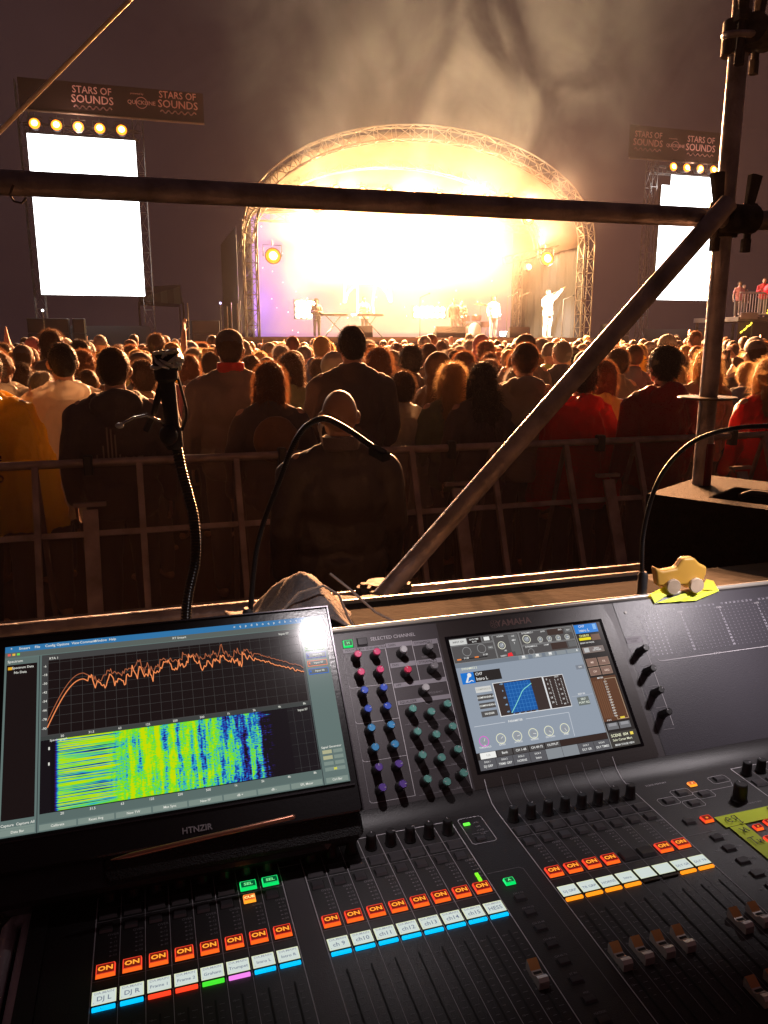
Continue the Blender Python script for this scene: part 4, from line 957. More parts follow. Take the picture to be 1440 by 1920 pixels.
def barrier():
    r_ = empty('crowd_barrier', (0, BY, 0)); w = 1.094
    b = MB(); b.tube([(0, 0, 1.235), (w, 0, 1.235)], .024, M_bar, 12); b.build('top_rail', r_, smooth=True)
    b = MB(); b.box((w / 2, by(.86), .86), (w, .022, .032), M_bar, rot=(-math.atan(LEAN), 0, 0)); b.build('middle_rail', r_)
    b = MB(); b.box((w / 2, by(.40), .40), (w, .022, .12), M_bar, rot=(-math.atan(LEAN), 0, 0)); b.build('kick_plate', r_)
    b = MB(); b.box((w / 2, by(.06) - .0, .03), (w, .5, .05), M_bar); b.build('foot_plate', r_)
    for x in (.274, .822):
        b = MB(); b.box((x, by(.62) - .012, .62), (.034, .03, 1.30), M_bar, rot=(-math.atan(LEAN), 0, 0)); b.build('post', r_)
        b = MB(); b.tube([(x, .0, 1.19), (x, .32, .06)], .016, M_bar, 8); b.build('brace', r_, smooth=True)
    me = bpy.data.meshes.new('perforated_panel'); V = [(0, by(.1) + .012, .1), (w, by(.1) + .012, .1), (w, .012, 1.22), (0, .012, 1.22)]
    me.from_pydata(V, [], [(0, 1, 2, 3)]); uv = me.uv_layers.new(name='uv'); L_ = math.hypot(1.12, 1.12 * LEAN)
    for i, c in enumerate(((0, 0), (w, 0), (w, L_), (0, L_))): uv.data[i].uv = c
    me.materials.append(M_perf); o = bpy.data.objects.new('perforated_panel', me); COL.objects.link(o); o.parent = r_
    b = MB(); b.box((-.0, .0, 1.225), (.05, .075, .11), M_dark, bev=.01); b.build('clamp', r_)
    b = MB(); b.box((0, by(1.02) - .03, 1.02), (.17, .04, .022), M_bar); b.box((0, by(.62) - .03, .62), (.08, .022, .80), M_bar, rot=(-math.atan(LEAN), 0, 0)); b.build('coupling_plate', r_)
    return r_
bl = ['in front of the yellow poncho, leftmost', 'in front of the black hoodie, left of the bald person', 'directly behind the bald person', 'right of the bald person, left of the red rain jacket', 'in front of the red rain jacket', 'in front of the dark red raincoat, by the black speaker', 'behind the black speaker box, rightmost in view']
b0 = barrier()
for i in range(7):
    o = b0 if i == 0 else copy_tree(b0)
    o.location.x = -1.428 + i * 1.098; tag(o, 'perforated steel barrier section ' + bl[i], 'barrier', 'crowd barrier sections in a row')

# ------------------------------------------------------------------ mixing platform, scaffold
b = MB(); b.box((.6, .55, .15), (5.2, 3.1, .30), mat('platform_plywood', (.10, .07, .05), .6, bump=.2, bscale=10, var=.3)); tag(b.build('mixing_platform'), 'low plywood platform under the mixing desk', 'platform')
M_tube = mat('galvanised_scaffold', (.34, .29, .28), .38, .35, bump=.35, bscale=70, var=.5, vscale=12)
TR = .0242
def tube_thing(a, b_, name, lab, grp='scaffold tubes around the mixing place', r_=TR):
    m = MB(); a = Vector(a); b_ = Vector(b_); P = [Vector((0, 0, 0)).lerp(b_ - a, i / 8) for i in range(9)]; m.tube(P, r_, M_tube if r_ > .01 else mat('stage_lit_rod_metal', (.9, .75, .5), .45, .6), 24)  # thin rod: pale warm metal colour stands in for stage light on it
    return tag(m.build(name, loc=a, smooth=True), lab, 'scaffold tube', grp)
SCY = 1.80
tube_thing((-.75, 1.772, 2.205), (3.1, 1.772, 2.222), 'scaffold_tube', 'level scaffold tube crossing in front of both screens and the stage')
tube_thing((1.517, SCY + .02, .0), (1.507, SCY + .02, 3.6), 'scaffold_tube', 'upright scaffold pole on the right side')
tube_thing((1.445, 1.73, 2.245), (.520, 1.74, 1.275), 'scaffold_tube', 'slanting scaffold tube running down behind the mixing desk')
tube_thing((-1.2, 1.80, 1.262), (1.9, 1.80, 1.262), 'scaffold_tube', 'low level scaffold tube behind the mixing desk')
tube_thing((.30, 2.50, 3.10), (-.80, 2.50, 2.0), 'scaffold_tube', 'thin bright rod slanting across the top left sky', r_=.0058)
for x in (-1.1,): tube_thing((x, 1.86, 0), (x, 1.86, 3.4), 'scaffold_tube', 'upright scaffold pole outside the frame edge')
M_coup = mat('worn_coupler_steel', (.05, .042, .038), .7, .0, spec=.2, bump=.3, bscale=60, var=.5, vscale=30)
def coupler(loc, label, wings=True, rz=0):
    r_ = tag(empty('scaffold_coupler', loc, rz), label, 'coupler', 'scaffold couplers')
    b = MB(); b.tube([(-.045, -.035, 0), (.045, -.035, 0)], .036, M_coup, 16); b.tube([(0, .02, -.04), (0, .02, .04)], .036, M_coup, 16)
    b.box((0, 0, 0), (.075, .06, .062), M_coup, bev=.01); b.build('body', r_, smooth=True)
    for s in (-1, 1):
        b = MB(); b.tube([(s * .052, -.01, -.050), (s * .052, -.01, .05)], .010, M_coup, 10)
        b.lathe([(.020, -.012), (.022, 0), (.020, .012)], M_coup, c=(s * .052, -.01, .03), seg=6); b.build('bolt', r_)
        if wings:
            b = MB(); b.box((s * .055, -.01, .078), (.026, .018, .075), M_coup, rot=(0, R(s * 8), 0), taper=1.35, bev=.004); b.build('wing_nut', r_)
            b = MB(); b.box((s * .050, -.01, -.062), (.024, .02, .035), M_coup, bev=.004); b.build('bolt_foot', r_)
    return r_
coupler((1.513, 1.80, 2.215), 'wedge coupler where pole, level tube and slanting tube meet')
coupler((.545, 1.785, 1.262), 'coupler joining the slanting tube to the low tube', False)
coupler((1.517, 1.81, 2.66), 'coupler with a loop high on the upright pole', True, .5)
def ring_(loc, R_, r_, lab, cat, name, flat_=.35, rot=(0, 0, 0)):
    b = MB(); b.X = M3((0, 0, 0), rot); n = 28; b.tube([(R_ * math.cos(2 * math.pi * i / n), R_ * math.sin(2 * math.pi * i / n), 0) for i in range(n)], r_, M_tube, 8, closed=True)
    return tag(b.build(name, loc=loc, smooth=True), lab, cat)
ring_((1.500, 1.80, 2.655), .042, .009, 'steel ring round the upright pole near the top', 'ring', 'steel_ring', rot=(R(12), 0, 0))
b = MB(); n = 24; P = []
b.lathe([(.025, -.003), (.078, -.003), (.080, 0), (.078, .003), (.025, .003)], M_alu, seg=32); tag(b.build('rosette', loc=(1.509, 1.82, 1.748), smooth=True, ang=30), 'flat round steel collar on the upright pole at head height', 'collar')
b = MB(); b.tube([(0, 0, 0), (0, 0, .12)], .0252, mat('red_tape', (.20, .02, .02), .5), 20); tag(b.build('red_tape_band', loc=(1.515, 1.82, 1.50), smooth=True), 'dark red tape band wound round the pole above the black speaker', 'tape')
# hook hanging from the level tube at the frame edge
b = MB(); b.tube([(0, 0, .03), (-.008, 0, .012), (-.002, 0, 0), (.012, 0, -.003), (.020, 0, .006)], .0022, M_alu, 8); tag(b.build('wire_hook', loc=(-.22, 1.75, 2.17), smooth=True), 'bent wire hook hanging from the level tube by the frame edge', 'hook')
# thin cable tied to the low tube
b = MB(); n = 16; b.tube([(.002 * math.cos(i), .032 * math.cos(2 * math.pi * i / n), .032 * math.sin(2 * math.pi * i / n)) for i in range(n)], .005, M_dark, 8, closed=True)
tag(b.build('cable_loop', loc=(.40, 1.80, 1.262), smooth=True), 'black cable loop round the low scaffold tube', 'cable')

# black speaker box on the right
sp = tag(empty('speaker_box', (1.612, 1.598, 0), R(-60)), 'big black speaker box with a handle recess on top, right of the desk', 'speaker')
M_tex = mat('textured_black_paint', (.010, .008, .0075), .7, spec=.12, bump=1.0, bscale=260, var=.3, vscale=60)
b = MB()
# local x runs along the near top edge, local y away from the viewer
w, d, z1 = .60, .42, 1.5; hx0, hx1, hy0, hy1, hz = -.15, .13, -.15, .05, .08
def Z(p, z): return (p[0], p[1], z)
V0 = [(-w / 2, -d / 2), (w / 2, -d / 2), (w / 2, d / 2), (-w / 2, d / 2)]; H0 = [(hx0, hy0), (hx1, hy0), (hx1, hy1), (hx0, hy1)]
V = [Z(p, z1) for p in V0] + [Z(p, z1) for p in H0] + [Z(p, z1 - hz) for p in H0] + [Z(p, .3) for p in V0]
F = [(0, 1, 5, 4), (1, 2, 6, 5), (2, 3, 7, 6), (3, 0, 4, 7), (4, 5, 9, 8), (5, 6, 10, 9), (6, 7, 11, 10), (7, 4, 8, 11), (8, 9, 10, 11), (12, 13, 1, 0), (13, 14, 2, 1), (14, 15, 3, 2), (15, 12, 0, 3), (15, 14, 13, 12)]
b.add(V, F, M_tex); o = b.build('cabinet', sp); bv = o.modifiers.new('edge', 'BEVEL'); bv.width = .006; bv.segments = 2; bv.limit_method = 'ANGLE'
b = MB(); b.tube([(hx0 + .02, .02, z1 - .02), (hx0 + .05, .02, z1 - .005), (hx1 - .05, .02, z1 - .005), (hx1 - .02, .02, z1 - .02)], .009, M_dark, 10); b.build('handle', sp, smooth=True)
for x in (-.06, .01):
    b = MB(); b.lathe([(.017, 0), (.017, .03), (.013, .034), (.013, .055), (.006, .058)], M_alu, c=(x, -.07, z1 - hz + .001), seg=18); b.build('connector', sp, smooth=True)

# ------------------------------------------------------------------ things behind the desk: lid, cloth, microphone
b = MB(); b.box((.62, 1.215, 1.436), (.62, .12, .012), mat('grey_flightcase_board', (.011, .008, .007), .95, bump=.1, bscale=60, spec=.08)); b.box((.62, 1.277, 1.438), (.62, .006, .022), M_alu)
tag(b.build('case_lid'), 'grey board with a bright edge lying behind the mixing desk', 'board')
def hump():
    b = MB(); nx, ny = 34, 22; V = []; F = []
    for j in range(ny):
        for i in range(nx):
            u = i / (nx - 1); v = j / (ny - 1); x = -.13 + .30 * u; y = -.11 + .22 * v
            ridge = math.exp(-((u - .42) / .21) ** 2) * .105 + math.exp(-((u - .85) / .12) ** 2) * .02
            z = .92 * ridge * (1 - .75 * (abs(v - .45) * 1.6) ** 2) + .009 * noise.noise(Vector((u * 9, v * 7, 2))) + .006 * math.sin(u * 25 + v * 9) * (1 - u)
            V.append((x, y, z))
    for j in range(ny - 1):
        for i in range(nx - 1): F.append((j * nx + i, j * nx + i + 1, (j + 1) * nx + i + 1, (j + 1) * nx + i))
    b.add(V, F, mat('grey_marled_cloth', (.15, .13, .125), .85, bump=.4, bscale=200, var=.35, vscale=35)); return b
r_ = hump().build('draped_cloth', loc=(.245, 1.26, 1.415), smooth=True, ang=180); so = r_.modifiers.new('t', 'SOLIDIFY'); so.thickness = .004
tag(r_, 'crumpled grey cloth cover bulging up behind the monitor', 'cloth')
for i, P in enumerate(([(-.13, -.10, 0.005), (-.08, -.10, .045), (-.03, -.10, .095), (.01, -.10, .103), (.035, -.10, .085), (.05, -.10, .045), (.07, -.1, .01)], [(.03, -.06, .11), (.06, -.08, .085), (.10, -.09, .045), (.16, -.10, .01)])):
    b = MB(); b.tube(P, .0022, mat('pale_piping', (.22, .17, .14), .7), 8); b.build('piping', r_, smooth=True)
b = MB(); b.box((.25, 1.26, 1.02), (2.2, .20, .78), M_black); tag(b.build('equipment_chest'), 'black cloth covered chest standing behind the mixing desk', 'chest')

M_goose = mat('black_gooseneck', (.022, .02, .02), .28, .5)
def spline(P, n=90):
    P = [Vector(p) for p in P]; P = [P[0] * 2 - P[1]] + P + [P[-1] * 2 - P[-2]]; out = []
    m = len(P) - 3
    for k in range(n + 1):
        t = k / n * m; i = min(int(t), m - 1); f = t - i; a, b_, c, d_ = P[i:i + 4]
        out.append(.5 * ((2 * b_) + (c - a) * f + (2 * a - 5 * b_ + 4 * c - d_) * f * f + (3 * b_ - a - 3 * c + d_) * f ** 3))
    return out
def ribbed(P, r, step=.0036, depth=.16):
    Q = spline(P, 400); L_ = [0]
    for a, b_ in zip(Q[:-1], Q[1:]): L_.append(L_[-1] + (b_ - a).length)
    n = int(L_[-1] / (step / 4)); pts = []; rad = []; j = 0
    for k in range(n + 1):
        d = L_[-1] * k / n
        while j < len(L_) - 2 and L_[j + 1] < d: j += 1
        f = (d - L_[j]) / max(1e-9, L_[j + 1] - L_[j]); pts.append(Q[j].lerp(Q[j + 1], f)); rad.append(r * (1 - depth * (0.5 - .5 * math.cos(2 * math.pi * k / 4))))
    return pts, rad
def gooseneck(root, P, r, name='neck', step=.0036):
    pts, rad = ribbed(P, r, step); b = MB(); b.tube(pts, rad, M_goose, 12); return b.build(name, root, smooth=True)
ml = tag(empty('microphone', (0, 0, 0)), 'silver-headed talkback microphone on a thick black gooseneck behind the monitor', 'microphone')
gooseneck(ml, [(.030, 1.20, 1.28), (.041, 1.20, 1.48), (.059, 1.2, 1.566), (.060, 1.2, 1.635), (.047, 1.2, 1.703), (.040, 1.2, 1.752)], .0085, step=.005)
b = MB(); b.lathe([(.010, 0), (.013, .004), (.0135, .03), (.011, .036), (.0115, .10), (.017, .105), (.018, .14), (.013, .146)], M_dark, c=(.038, 1.2, 1.742), rot=(0, R(-3), 0), seg=24); b.ell((.030, 1.19, 1.765), (.014, .016, .016), M_dark); b.build('connector_body', ml, smooth=True)
b = MB(); b.tube([(.032, 1.2, 1.765), (.020, 1.19, 1.786), (.0, 1.18, 1.796), (-.018, 1.165, 1.794), (-.036, 1.15, 1.786)], .0022, mat('polished_wire', (.5, .47, .42), .2, 1.0), 10); b.ell((-.037, 1.15, 1.785), (.006, .005, .004), mat('pale_plastic_tip', (.7, .68, .6), .3)); b.build('wire_arm', ml, smooth=True)
b = MB(); rr = random.Random(5); M_sil = mat('crumpled_silver', (.85, .80, .66), .3, .7, bump=.5, bscale=120)
b.ell((.034, 1.20, 1.868), (.018, .018, .020), M_dark, su=14, sv=10); b.build('microphone_head', ml, smooth=True)
b = MB()
for k in range(26):
    a = rr.uniform(0, 6.28); c = Vector((.034, 1.2, 1.874)); d1 = Vector((math.cos(a), math.sin(a), rr.uniform(-.5, .9))).normalized(); d2 = d1.cross(Vector((rr.uniform(-1, 1), rr.uniform(-1, 1), 1))).normalized()
    p = c + d1 * rr.uniform(.010, .019); P = [p - d2 * .013, p - d2 * .004 + d1 * .006, p + d2 * .006 + d1 * .005, p + d2 * .014 - d1 * .003]; b.tube(P, [.0012, .0032, .0030, .0008], M_sil, 5)
b.build('foil_wrap', ml, smooth=True)
b = MB(); b.tube(spline([(.030, 1.203, 1.86), (.012, 1.205, 1.80), (-.002, 1.21, 1.77)], 12), .005, M_dark, 8); b.tube(spline([(.046, 1.2, 1.86), (.058, 1.2, 1.80), (.05, 1.2, 1.77)], 12), .0022, M_dark, 8); b.build('cable', ml, smooth=True)

def lamp_goose(P, head_a, head_b, lab, power, aim=Vector((0, -1.0, 0))):
    r_ = tag(empty('gooseneck_lamp', P[0]), lab, 'lamp', 'gooseneck lamps on the mixing desk'); o_ = Vector(P[0])
    gooseneck(r_, [Vector(p) - o_ for p in P], .0042)
    b = MB(); b.lathe([(.0085, -.03), (.0085, .028), (.006, .034)], M_dark, seg=18); b.build('base_plug', r_, smooth=True)
    a, c = Vector(head_a) - o_, Vector(head_b) - o_; mid = (a + c) / 2; dr = (c - a); ln = dr.length
    xx = dr.normalized(); yy = Vector((0, 0, 1)).cross(xx).normalized(); zz = (xx.cross(yy) + aim * .5).normalized(); yy = zz.cross(xx).normalized(); zz = xx.cross(yy)
    q = Matrix((xx, yy, zz)).transposed().to_4x4(); q.translation = mid
    b = MB(); b.box((0, 0, .001), (ln, .011, .005), M_dark, bev=.002); b.box((0, .0055, -.003), (ln, .0015, .009), M_dark); b.box((0, -.0055, -.003), (ln, .0015, .009), M_dark); b.box((ln / 2, 0, -.003), (.0015, .011, .009), M_dark); b.box((-ln / 2, 0, -.003), (.0015, .011, .009), M_dark); b.build('lamp_head', r_, M=q)
    b = MB(); b.box((0, 0, -.0025), (ln * .8, .005, .001), glow((.95, .93, 1), 22)); b.build('led_strip', r_, M=q)
    L_ = lamp('AREA', 'lamp_light', (0, 0, 0), power, (1, .90, .92), ln * .8, size_y=.007); L_.parent = r_; L_.matrix_local = q @ Matrix.Translation((0, 0, -.0035)); L_.data.spread = R(105)
    return r_
lamp_goose([(.128, 1.115, 1.475), (.145, 1.11, 1.606), (.178, 1.10, 1.701), (.203, 1.07, 1.772), (.222, 1.01, 1.80), (.238, .95, 1.795), (.262, .90, 1.775)], (.262, .90, 1.774), (.272, .876, 1.768), 'gooseneck lamp curving over between monitor and bald person', .52)
lamp_goose([(.822, 1.115, 1.47), (.820, 1.12, 1.573), (.828, 1.10, 1.671), (.849, 1.06, 1.734), (.878, 1.01, 1.764), (.930, .96, 1.773), (.98, .93, 1.76)], (.98, .93, 1.758), (1.05, .90, 1.735), 'gooseneck lamp curving out of frame above the black speaker', 1.05, Vector((0, -.35, 0)))
# ------------------------------------------------------------------ mixing desk
OX, OY, OZ = -.0919, .7497, 1.2477
TH = R(49.08); VC = .1625
desk = tag(empty('mixing_desk', (OX, OY, OZ)), 'large digital mixing desk with lit ON buttons, name displays and a colour touch screen', 'mixing desk')
UPM = Matrix.Translation((0, VC, 0)) @ Matrix.Rotation(TH, 4, 'X')       # plane of the upper panel: local (u, s, height)
M_panel = mat('desk_panel_paint', (.062, .053, .058), .42, bump=.12, bscale=700, var=.10, vscale=5)
M_panel2 = mat('desk_panel_dark', (.020, .0175, .019), .42, bump=.12, bscale=700, var=.10, vscale=5)
M_knob = mat('knob_rubber', (.012, .011, .012), .45)
M_print = mat('grey_screen_print', (.52, .49, .52), .6)
M_print2 = mat('dim_screen_print', (.24, .22, .24), .6)
M_block = mat('label_block_print', (.27, .25, .28), .6)
U0, U1 = -.052, 1.30
RC = .05   # crease fillet
def prof_pts():
    P = [(-.27, -.03), (-.262, -.006), (-.245, 0)]
    t = RC * math.tan(TH / 2); P.append((VC - t, 0))
    cy, cz = VC - t, RC
    for i in range(1, 9):
        a = TH * i / 8; P.append((cy + RC * math.sin(a), cz - RC * math.cos(a)))
    top = .2866
    P.append((VC + (top - .006) * math.cos(TH), (top - .006) * math.sin(TH)))
    P.append((VC + top * math.cos(TH) + .002, top * math.sin(TH) - .002)); P.append((VC + top * math.cos(TH) + .008, top * math.sin(TH) - .006))
    P += [(VC + top * math.cos(TH) + .008, -.07), (-.26, -.07)]
    return P
PF = prof_pts()
def loft(b, u0, u1, P, m, close=True):
    n = len(P); V = [(u0, y, z) for y, z in P] + [(u1, y, z) for y, z in P]; F = [(i, i + 1, n + i + 1, n + i) for i in range(n - 1)] + [(n - 1, 0, n, 2 * n - 1)]
    if close: F += [tuple(range(n)), tuple(range(2 * n - 1, n - 1, -1))]
    b.add(V, [f[::-1] for f in F], m)
b = MB(); loft(b, U0, U1, PF, M_panel2); b.build('body', desk, smooth=True, ang=30)
b = MB(); loft(b, U0 - .02, U0 - .0005, [(y, z + .004) for y, z in PF], M_dark); b.build('side_cheek', desk, smooth=True, ang=30)
b = MB(); top = .2866; b.tube([(U0, VC + top * math.cos(TH) + .004, top * math.sin(TH) - .0025), (U1, VC + top * math.cos(TH) + .004, top * math.sin(TH) - .0025)], .0048, mat('light_catching_edge', (.50, .46, .40), .35, .4), 16); b.build('top_edge', desk, smooth=True)  # edge shaped as a pale bar to catch a line of stage light
def curve_pt(v):   # point on the surface at arc position v (v <= VC-t is the flat deck)
    t = RC * math.tan(TH / 2); v0 = VC - t
    if v <= v0: return (v, 0.0, 0.0)
    a = (v - v0) / RC
    if a <= TH: return (v0 + RC * math.sin(a), RC - RC * math.cos(a), a)
    s = (v - v0 - RC * TH) + t; return (VC + s * math.cos(TH), s * math.sin(TH), TH)
def s_of(v): t = RC * math.tan(TH / 2); return v - (VC - t) - RC * TH + t
def surf_line(b, u, va, vb, w, m, h=.0005, u2=None):
    n = 24; pts = [va + (vb - va) * i / n for i in range(n + 1)]; V = []; F = []
    for i, v in enumerate(pts):
        y, z, a = curve_pt(v); uu = u + ((u2 if u2 is not None else u) - u) * i / n
        V += [(uu - w / 2, y - math.sin(a) * h, z + math.cos(a) * h), (uu + w / 2, y - math.sin(a) * h, z + math.cos(a) * h)]
    for i in range(n): F.append((2 * i, 2 * i + 1, 2 * i + 3, 2 * i + 2))
    b.add(V, F, m)
b1, b2, b3 = 0.0, .2452, .5328; PT = .027
# painted areas of the deck
b = MB(); e = .0003
b.rect(.218, -.24, .2430, .098, e, M_panel); b.rect(.463, -.24, .5310, .128, e, M_panel2)
b.X = UPM; b.rect(.345, .02, .840, .2795, e, M_panel); b.rect(.842, .02, 1.295, .2795, e, mat('meter_panel_paint', (.052, .048, .058), .38, bump=.1, bscale=600, var=.1, vscale=4)); b.rect(-.05, .03, .343, .2795, e, M_panel)
b.X = Matrix.Identity(4); b.build('panel_area', desk)

prt = MB(); W1 = .0011; W2 = .0006; H = .0008
for k, bb in enumerate((b1, b2, b3)):
    for i in range(9):
        u = bb + i * PT; edge = i in (0, 8)
        if k == 2: surf_line(prt, u, -.24, .1925, W1 if edge else W2, M_print if edge else M_print2, H, u2=u)
        else: surf_line(prt, u, -.24, .130 if edge else .137, W1 if edge else W2, M_print, H)
    if k < 2: prt.rect(bb + .004, .1365, bb + 8 * PT - .004, .1377, H, M_print); prt.line([(bb, .13), (bb + .0012, .1355), (bb + .005, .137)], W1, H, M_print); prt.line([(bb + 8 * PT, .13), (bb + 8 * PT - .0012, .1355), (bb + 8 * PT - .005, .137)], W1, H, M_print)
    prt.rect(bb, -.012, bb + 8 * PT, -.0114, H, M_print2)
    for z in (.0972, .0762): prt.rect(bb, z, bb + 8 * PT, z + .0006, H, M_print2)
    for i in range(8):
        u = bb + i * PT
        prt.text('OVER', u + .0195, .0530, H, .0048, M_print2)
        for j, tx in enumerate(('-6', '-12', '-18', '-30', '-50')): prt.text(tx, u + .0215, .0475 - j * .0066, H, .0042, M_print2); prt.rect(u + .0163, .0465 - j * .0066, u + .0183, .0480 - j * .0066, H, M_print2)
        # fader scale
        for j in range(15):
            z = -.078 - j * .0085; big = j % 3 == 0
            prt.rect(u + .0055, z, u + .0100, z + .0004, H, M_print2); prt.rect(u + .0170, z, u + (.0225 if big else .0205), z + .0004, H, M_print2)
            if big: prt.text(('10', '5', '0', '-5', '10')[j // 3], u + .0045, z, H, .0036, M_print2)
prt.rect(.2165, .1095, .2450, .1103, H, M_print)
# right-hand section
prt.text('SCENE MEMORY', .792, .1315, H, .0050, M_print); prt.line([(.752, .012), (.80, .012)], W2, H, M_print2)
for (u, v) in ((.8435, .0882), (.7826, .0885), (.8139, .1009), (.8139, .0733), (.8924, .1148)):
    q = .0115; c_ = .003
    prt.line([(u - q - .004 + c_, v - .009), (u + q + .004 - c_, v - .009), (u + q + .004, v - .009 + c_), (u + q + .004, v + .009 - c_), (u + q + .004 - c_, v + .009), (u - q - .004 + c_, v + .009), (u - q - .004, v + .009 - c_), (u - q - .004, v - .009 + c_), (u - q - .004 + c_, v - .009)], .0006, H, M_print)
prt.line([(.86, .094), (.90, .094), (.905, .104)], .0006, H, M_print)
prt.line([(.930, -.2), (.930, .1335), (1.27, .1335)], W1, H, M_print)
for i in range(1, 8): prt.line([(.930 + i * PT, -.2), (.930 + i * PT, .1335)], W2, H, M_print2)
for i in range(9): prt.text(['MENU', 'STORE', 'CLEAR', 'USER 1', 'USER 2', 'USER 3', 'USER 4', 'USER 5', 'USER 6'][i], .805, .0 - i * .0254, H, .0042, M_print2); prt.text(['SEL', 'MIX', 'CUE'][i % 3], .772, .0 - i * .0254, H, .0036, M_print2)
prt.text('TOUCH AND TURN', .893, .0495, H, .0042, M_print2)
# small box between the banks
prt.line([(.4740, .137), (.5030, .137), (.5060, .134), (.5060, .083), (.5030, .080), (.4740, .080), (.4710, .083), (.4710, .134), (.4740, .137)], .0008, H, M_print)
for i, t in enumerate(('+48V', 'CUE', 'MUTE', 'BUS')): prt.text(t, .493, .1238 - i * .0085, H, .0042, M_print2)
prt.rect(.478, .101, .503, .1016, H, M_print2)
prt.line([(.465, .022), (.508, .022), (.5125, .018), (.5165, -.24)], W2, H, M_print2)
for i, t in enumerate(('CH 1-16', 'CH 17-32', 'CH 33-48', 'CH 49-64', 'CH 65-72', 'ST IN', 'MIX', 'MATRIX')): prt.text(t, .486, -.0205 - i * .0255, H, .0038, M_print2)
prt.build('deck_print', desk)

# ---- upper panel print
up = MB(); up.X = UPM; Pz = .0009
up.text('SELECTED CHANNEL', .440, .2650, Pz, .0078, M_print, sx=1.0)
def blk(u0, u1, v0, v1, t, cx=None):
    up.rect(u0, v0, u1, v1, Pz, M_block); up.text(t, u0 + .003, (v0 + v1) / 2, Pz + .0004, .0052, M_panel2, ax='LEFT')
blk(.3569, .3779, .2475, .2545, 'MIX/MTRX'); blk(.3789, .4241, .2475, .2540, 'MIX SEND/MATRIX')
blk(.4256, .4672, .2478, .2555, 'GAIN'); blk(.4692, .5111, .2462, .2540, 'DYNAMICS 1'); blk(.4263, .4672, .2155, .2231, 'PAN'); blk(.4694, .5107, .2150, .2225, 'DYNAMICS 2'); blk(.4256, .5107, .1842, .1912, 'HPF'); blk(.4261, .5107, .1575, .1642, 'EQUALIZER')
for a, c in (((.4241, .2540), (.4241, .0275)), ((.4682, .2555), (.4682, .19)), ((.5109, .2540), (.5109, .0234))): up.line([a, c], .0009, Pz, M_print)
for z in (.1925, .139, .0842, .0275): up.line([(.357, z + .004), (.3585, z + .0008), (.362, z), (.4235, z)], .0007, Pz, M_print)
up.line([(.357, .245), (.357, .03)], .0005, Pz, M_print2)
for j in range(4): up.text(('HIGH', 'HIGH MID', 'LOW MID', 'LOW')[j], .4745, .1525 - j * .0337 + .0015, Pz, .0042, M_print2); up.line([(.43, .1245 - j * .0337 + .003), (.508, .1245 - j * .0337 + .003)], .0005, Pz, M_print2)
for j in range(4):
    for i, t in enumerate(('Q', 'FREQ', 'GAIN')): up.text(t, .437 + i * .0275, .1285 - j * .0337, Pz, .0036, M_print2)
up.text('THRESHOLD', .489, .2265, Pz, .0036, M_print2); up.text('FREQUENCY', .489, .1695, Pz, .0040, M_print2)
# brand line over the screen
M_gold = mat('muted_copper_print', (.20, .12, .11), .45, .4)
up.text('YAMAHA', .6490, .2665, Pz, .0150, M_gold, bold=.02, sx=1.02)
n = 28; up.line([(.6140 + .0068 * math.cos(2 * math.pi * i / n), .2668 + .0068 * math.sin(2 * math.pi * i / n)) for i in range(n + 1)], .0007, Pz, M_gold)
for k in range(6):
    a = R(30 + 60 * k); ca, sa = math.cos(a), math.sin(a); up.line([(.6140 + .0008 * ca, .2668 + .0008 * sa), (.6140 + .0056 * ca, .2668 + .0056 * sa)], .0007, Pz, M_gold)
    for t in (-1, 1): up.line([(.6140 + .0030 * ca, .2668 + .0030 * sa), (.6140 + .0050 * math.cos(a + t * .25), .2668 + .0050 * math.sin(a + t * .25))], .0005, Pz, M_gold)
# meter bridge print
M_dot = mat('meter_slot_print', (.42, .40, .46), .5); M_dot2 = mat('meter_led_off', (.13, .12, .145), .4)
for g_ in range(5):
    u0 = .8927 + g_ * .0823
    up.text('OVER', u0 - .009, .2502, Pz, .0045, M_print)
    for r_ in range(12): up.text(('3', '6', '9', '12', '15', '18', '24', '30', '36', '40', '50', '60')[r_], u0 - .0085, .2455 - r_ * .0058, Pz, .0052, M_dot, bold=.01)
    for c_ in range(8):
        u = u0 + c_ * .0091
        up.text(str(g_ * 8 + c_ + 1), u, .2568, Pz, .0048, M_dot)
        for r_ in range(13): up.rect(u - .0011, .2492 - r_ * .0058, u + .0011, .2512 - r_ * .0058, Pz, M_dot if (g_ == 0 and c_ < 4) else M_dot2)
up.line([(.889, .1735), (.891, .1705), (.895, .1695), (1.003, .1695)], .0009, Pz, M_print); up.line([(1.012, .1695), (1.29, .1695)], .0009, Pz, M_print); up.text('INPUT', 1.0075, .1695, Pz, .0045, M_print)
up.rect(.8425, .2060, .8720, .2165, Pz, M_block); up.text('USER DEFINED', .857, .2130, Pz + .0004, .0036, M_panel2); up.text('KNOBS', .857, .2090, Pz + .0004, .0036, M_panel2)
up.line([(.8735, .2110), (.8735, .064)], .0008, Pz, M_print)
for j in range(4):
    s0 = .1660 - j * .0356; up.line([(.853, s0), (.8735, s0)], .0006, Pz, M_print2); up.line([(.845, s0 + .03), (.845, s0 + .01)], .0005, Pz, M_print2)
up.build('panel_print', desk)
b = MB(); b.X = UPM; b.lathe([(.0028, 0), (.0028, .0008), (.0008, .0010)], M_steel, c=(.8596, .2605, 0.0004), seg=14); b.build('screw', desk)

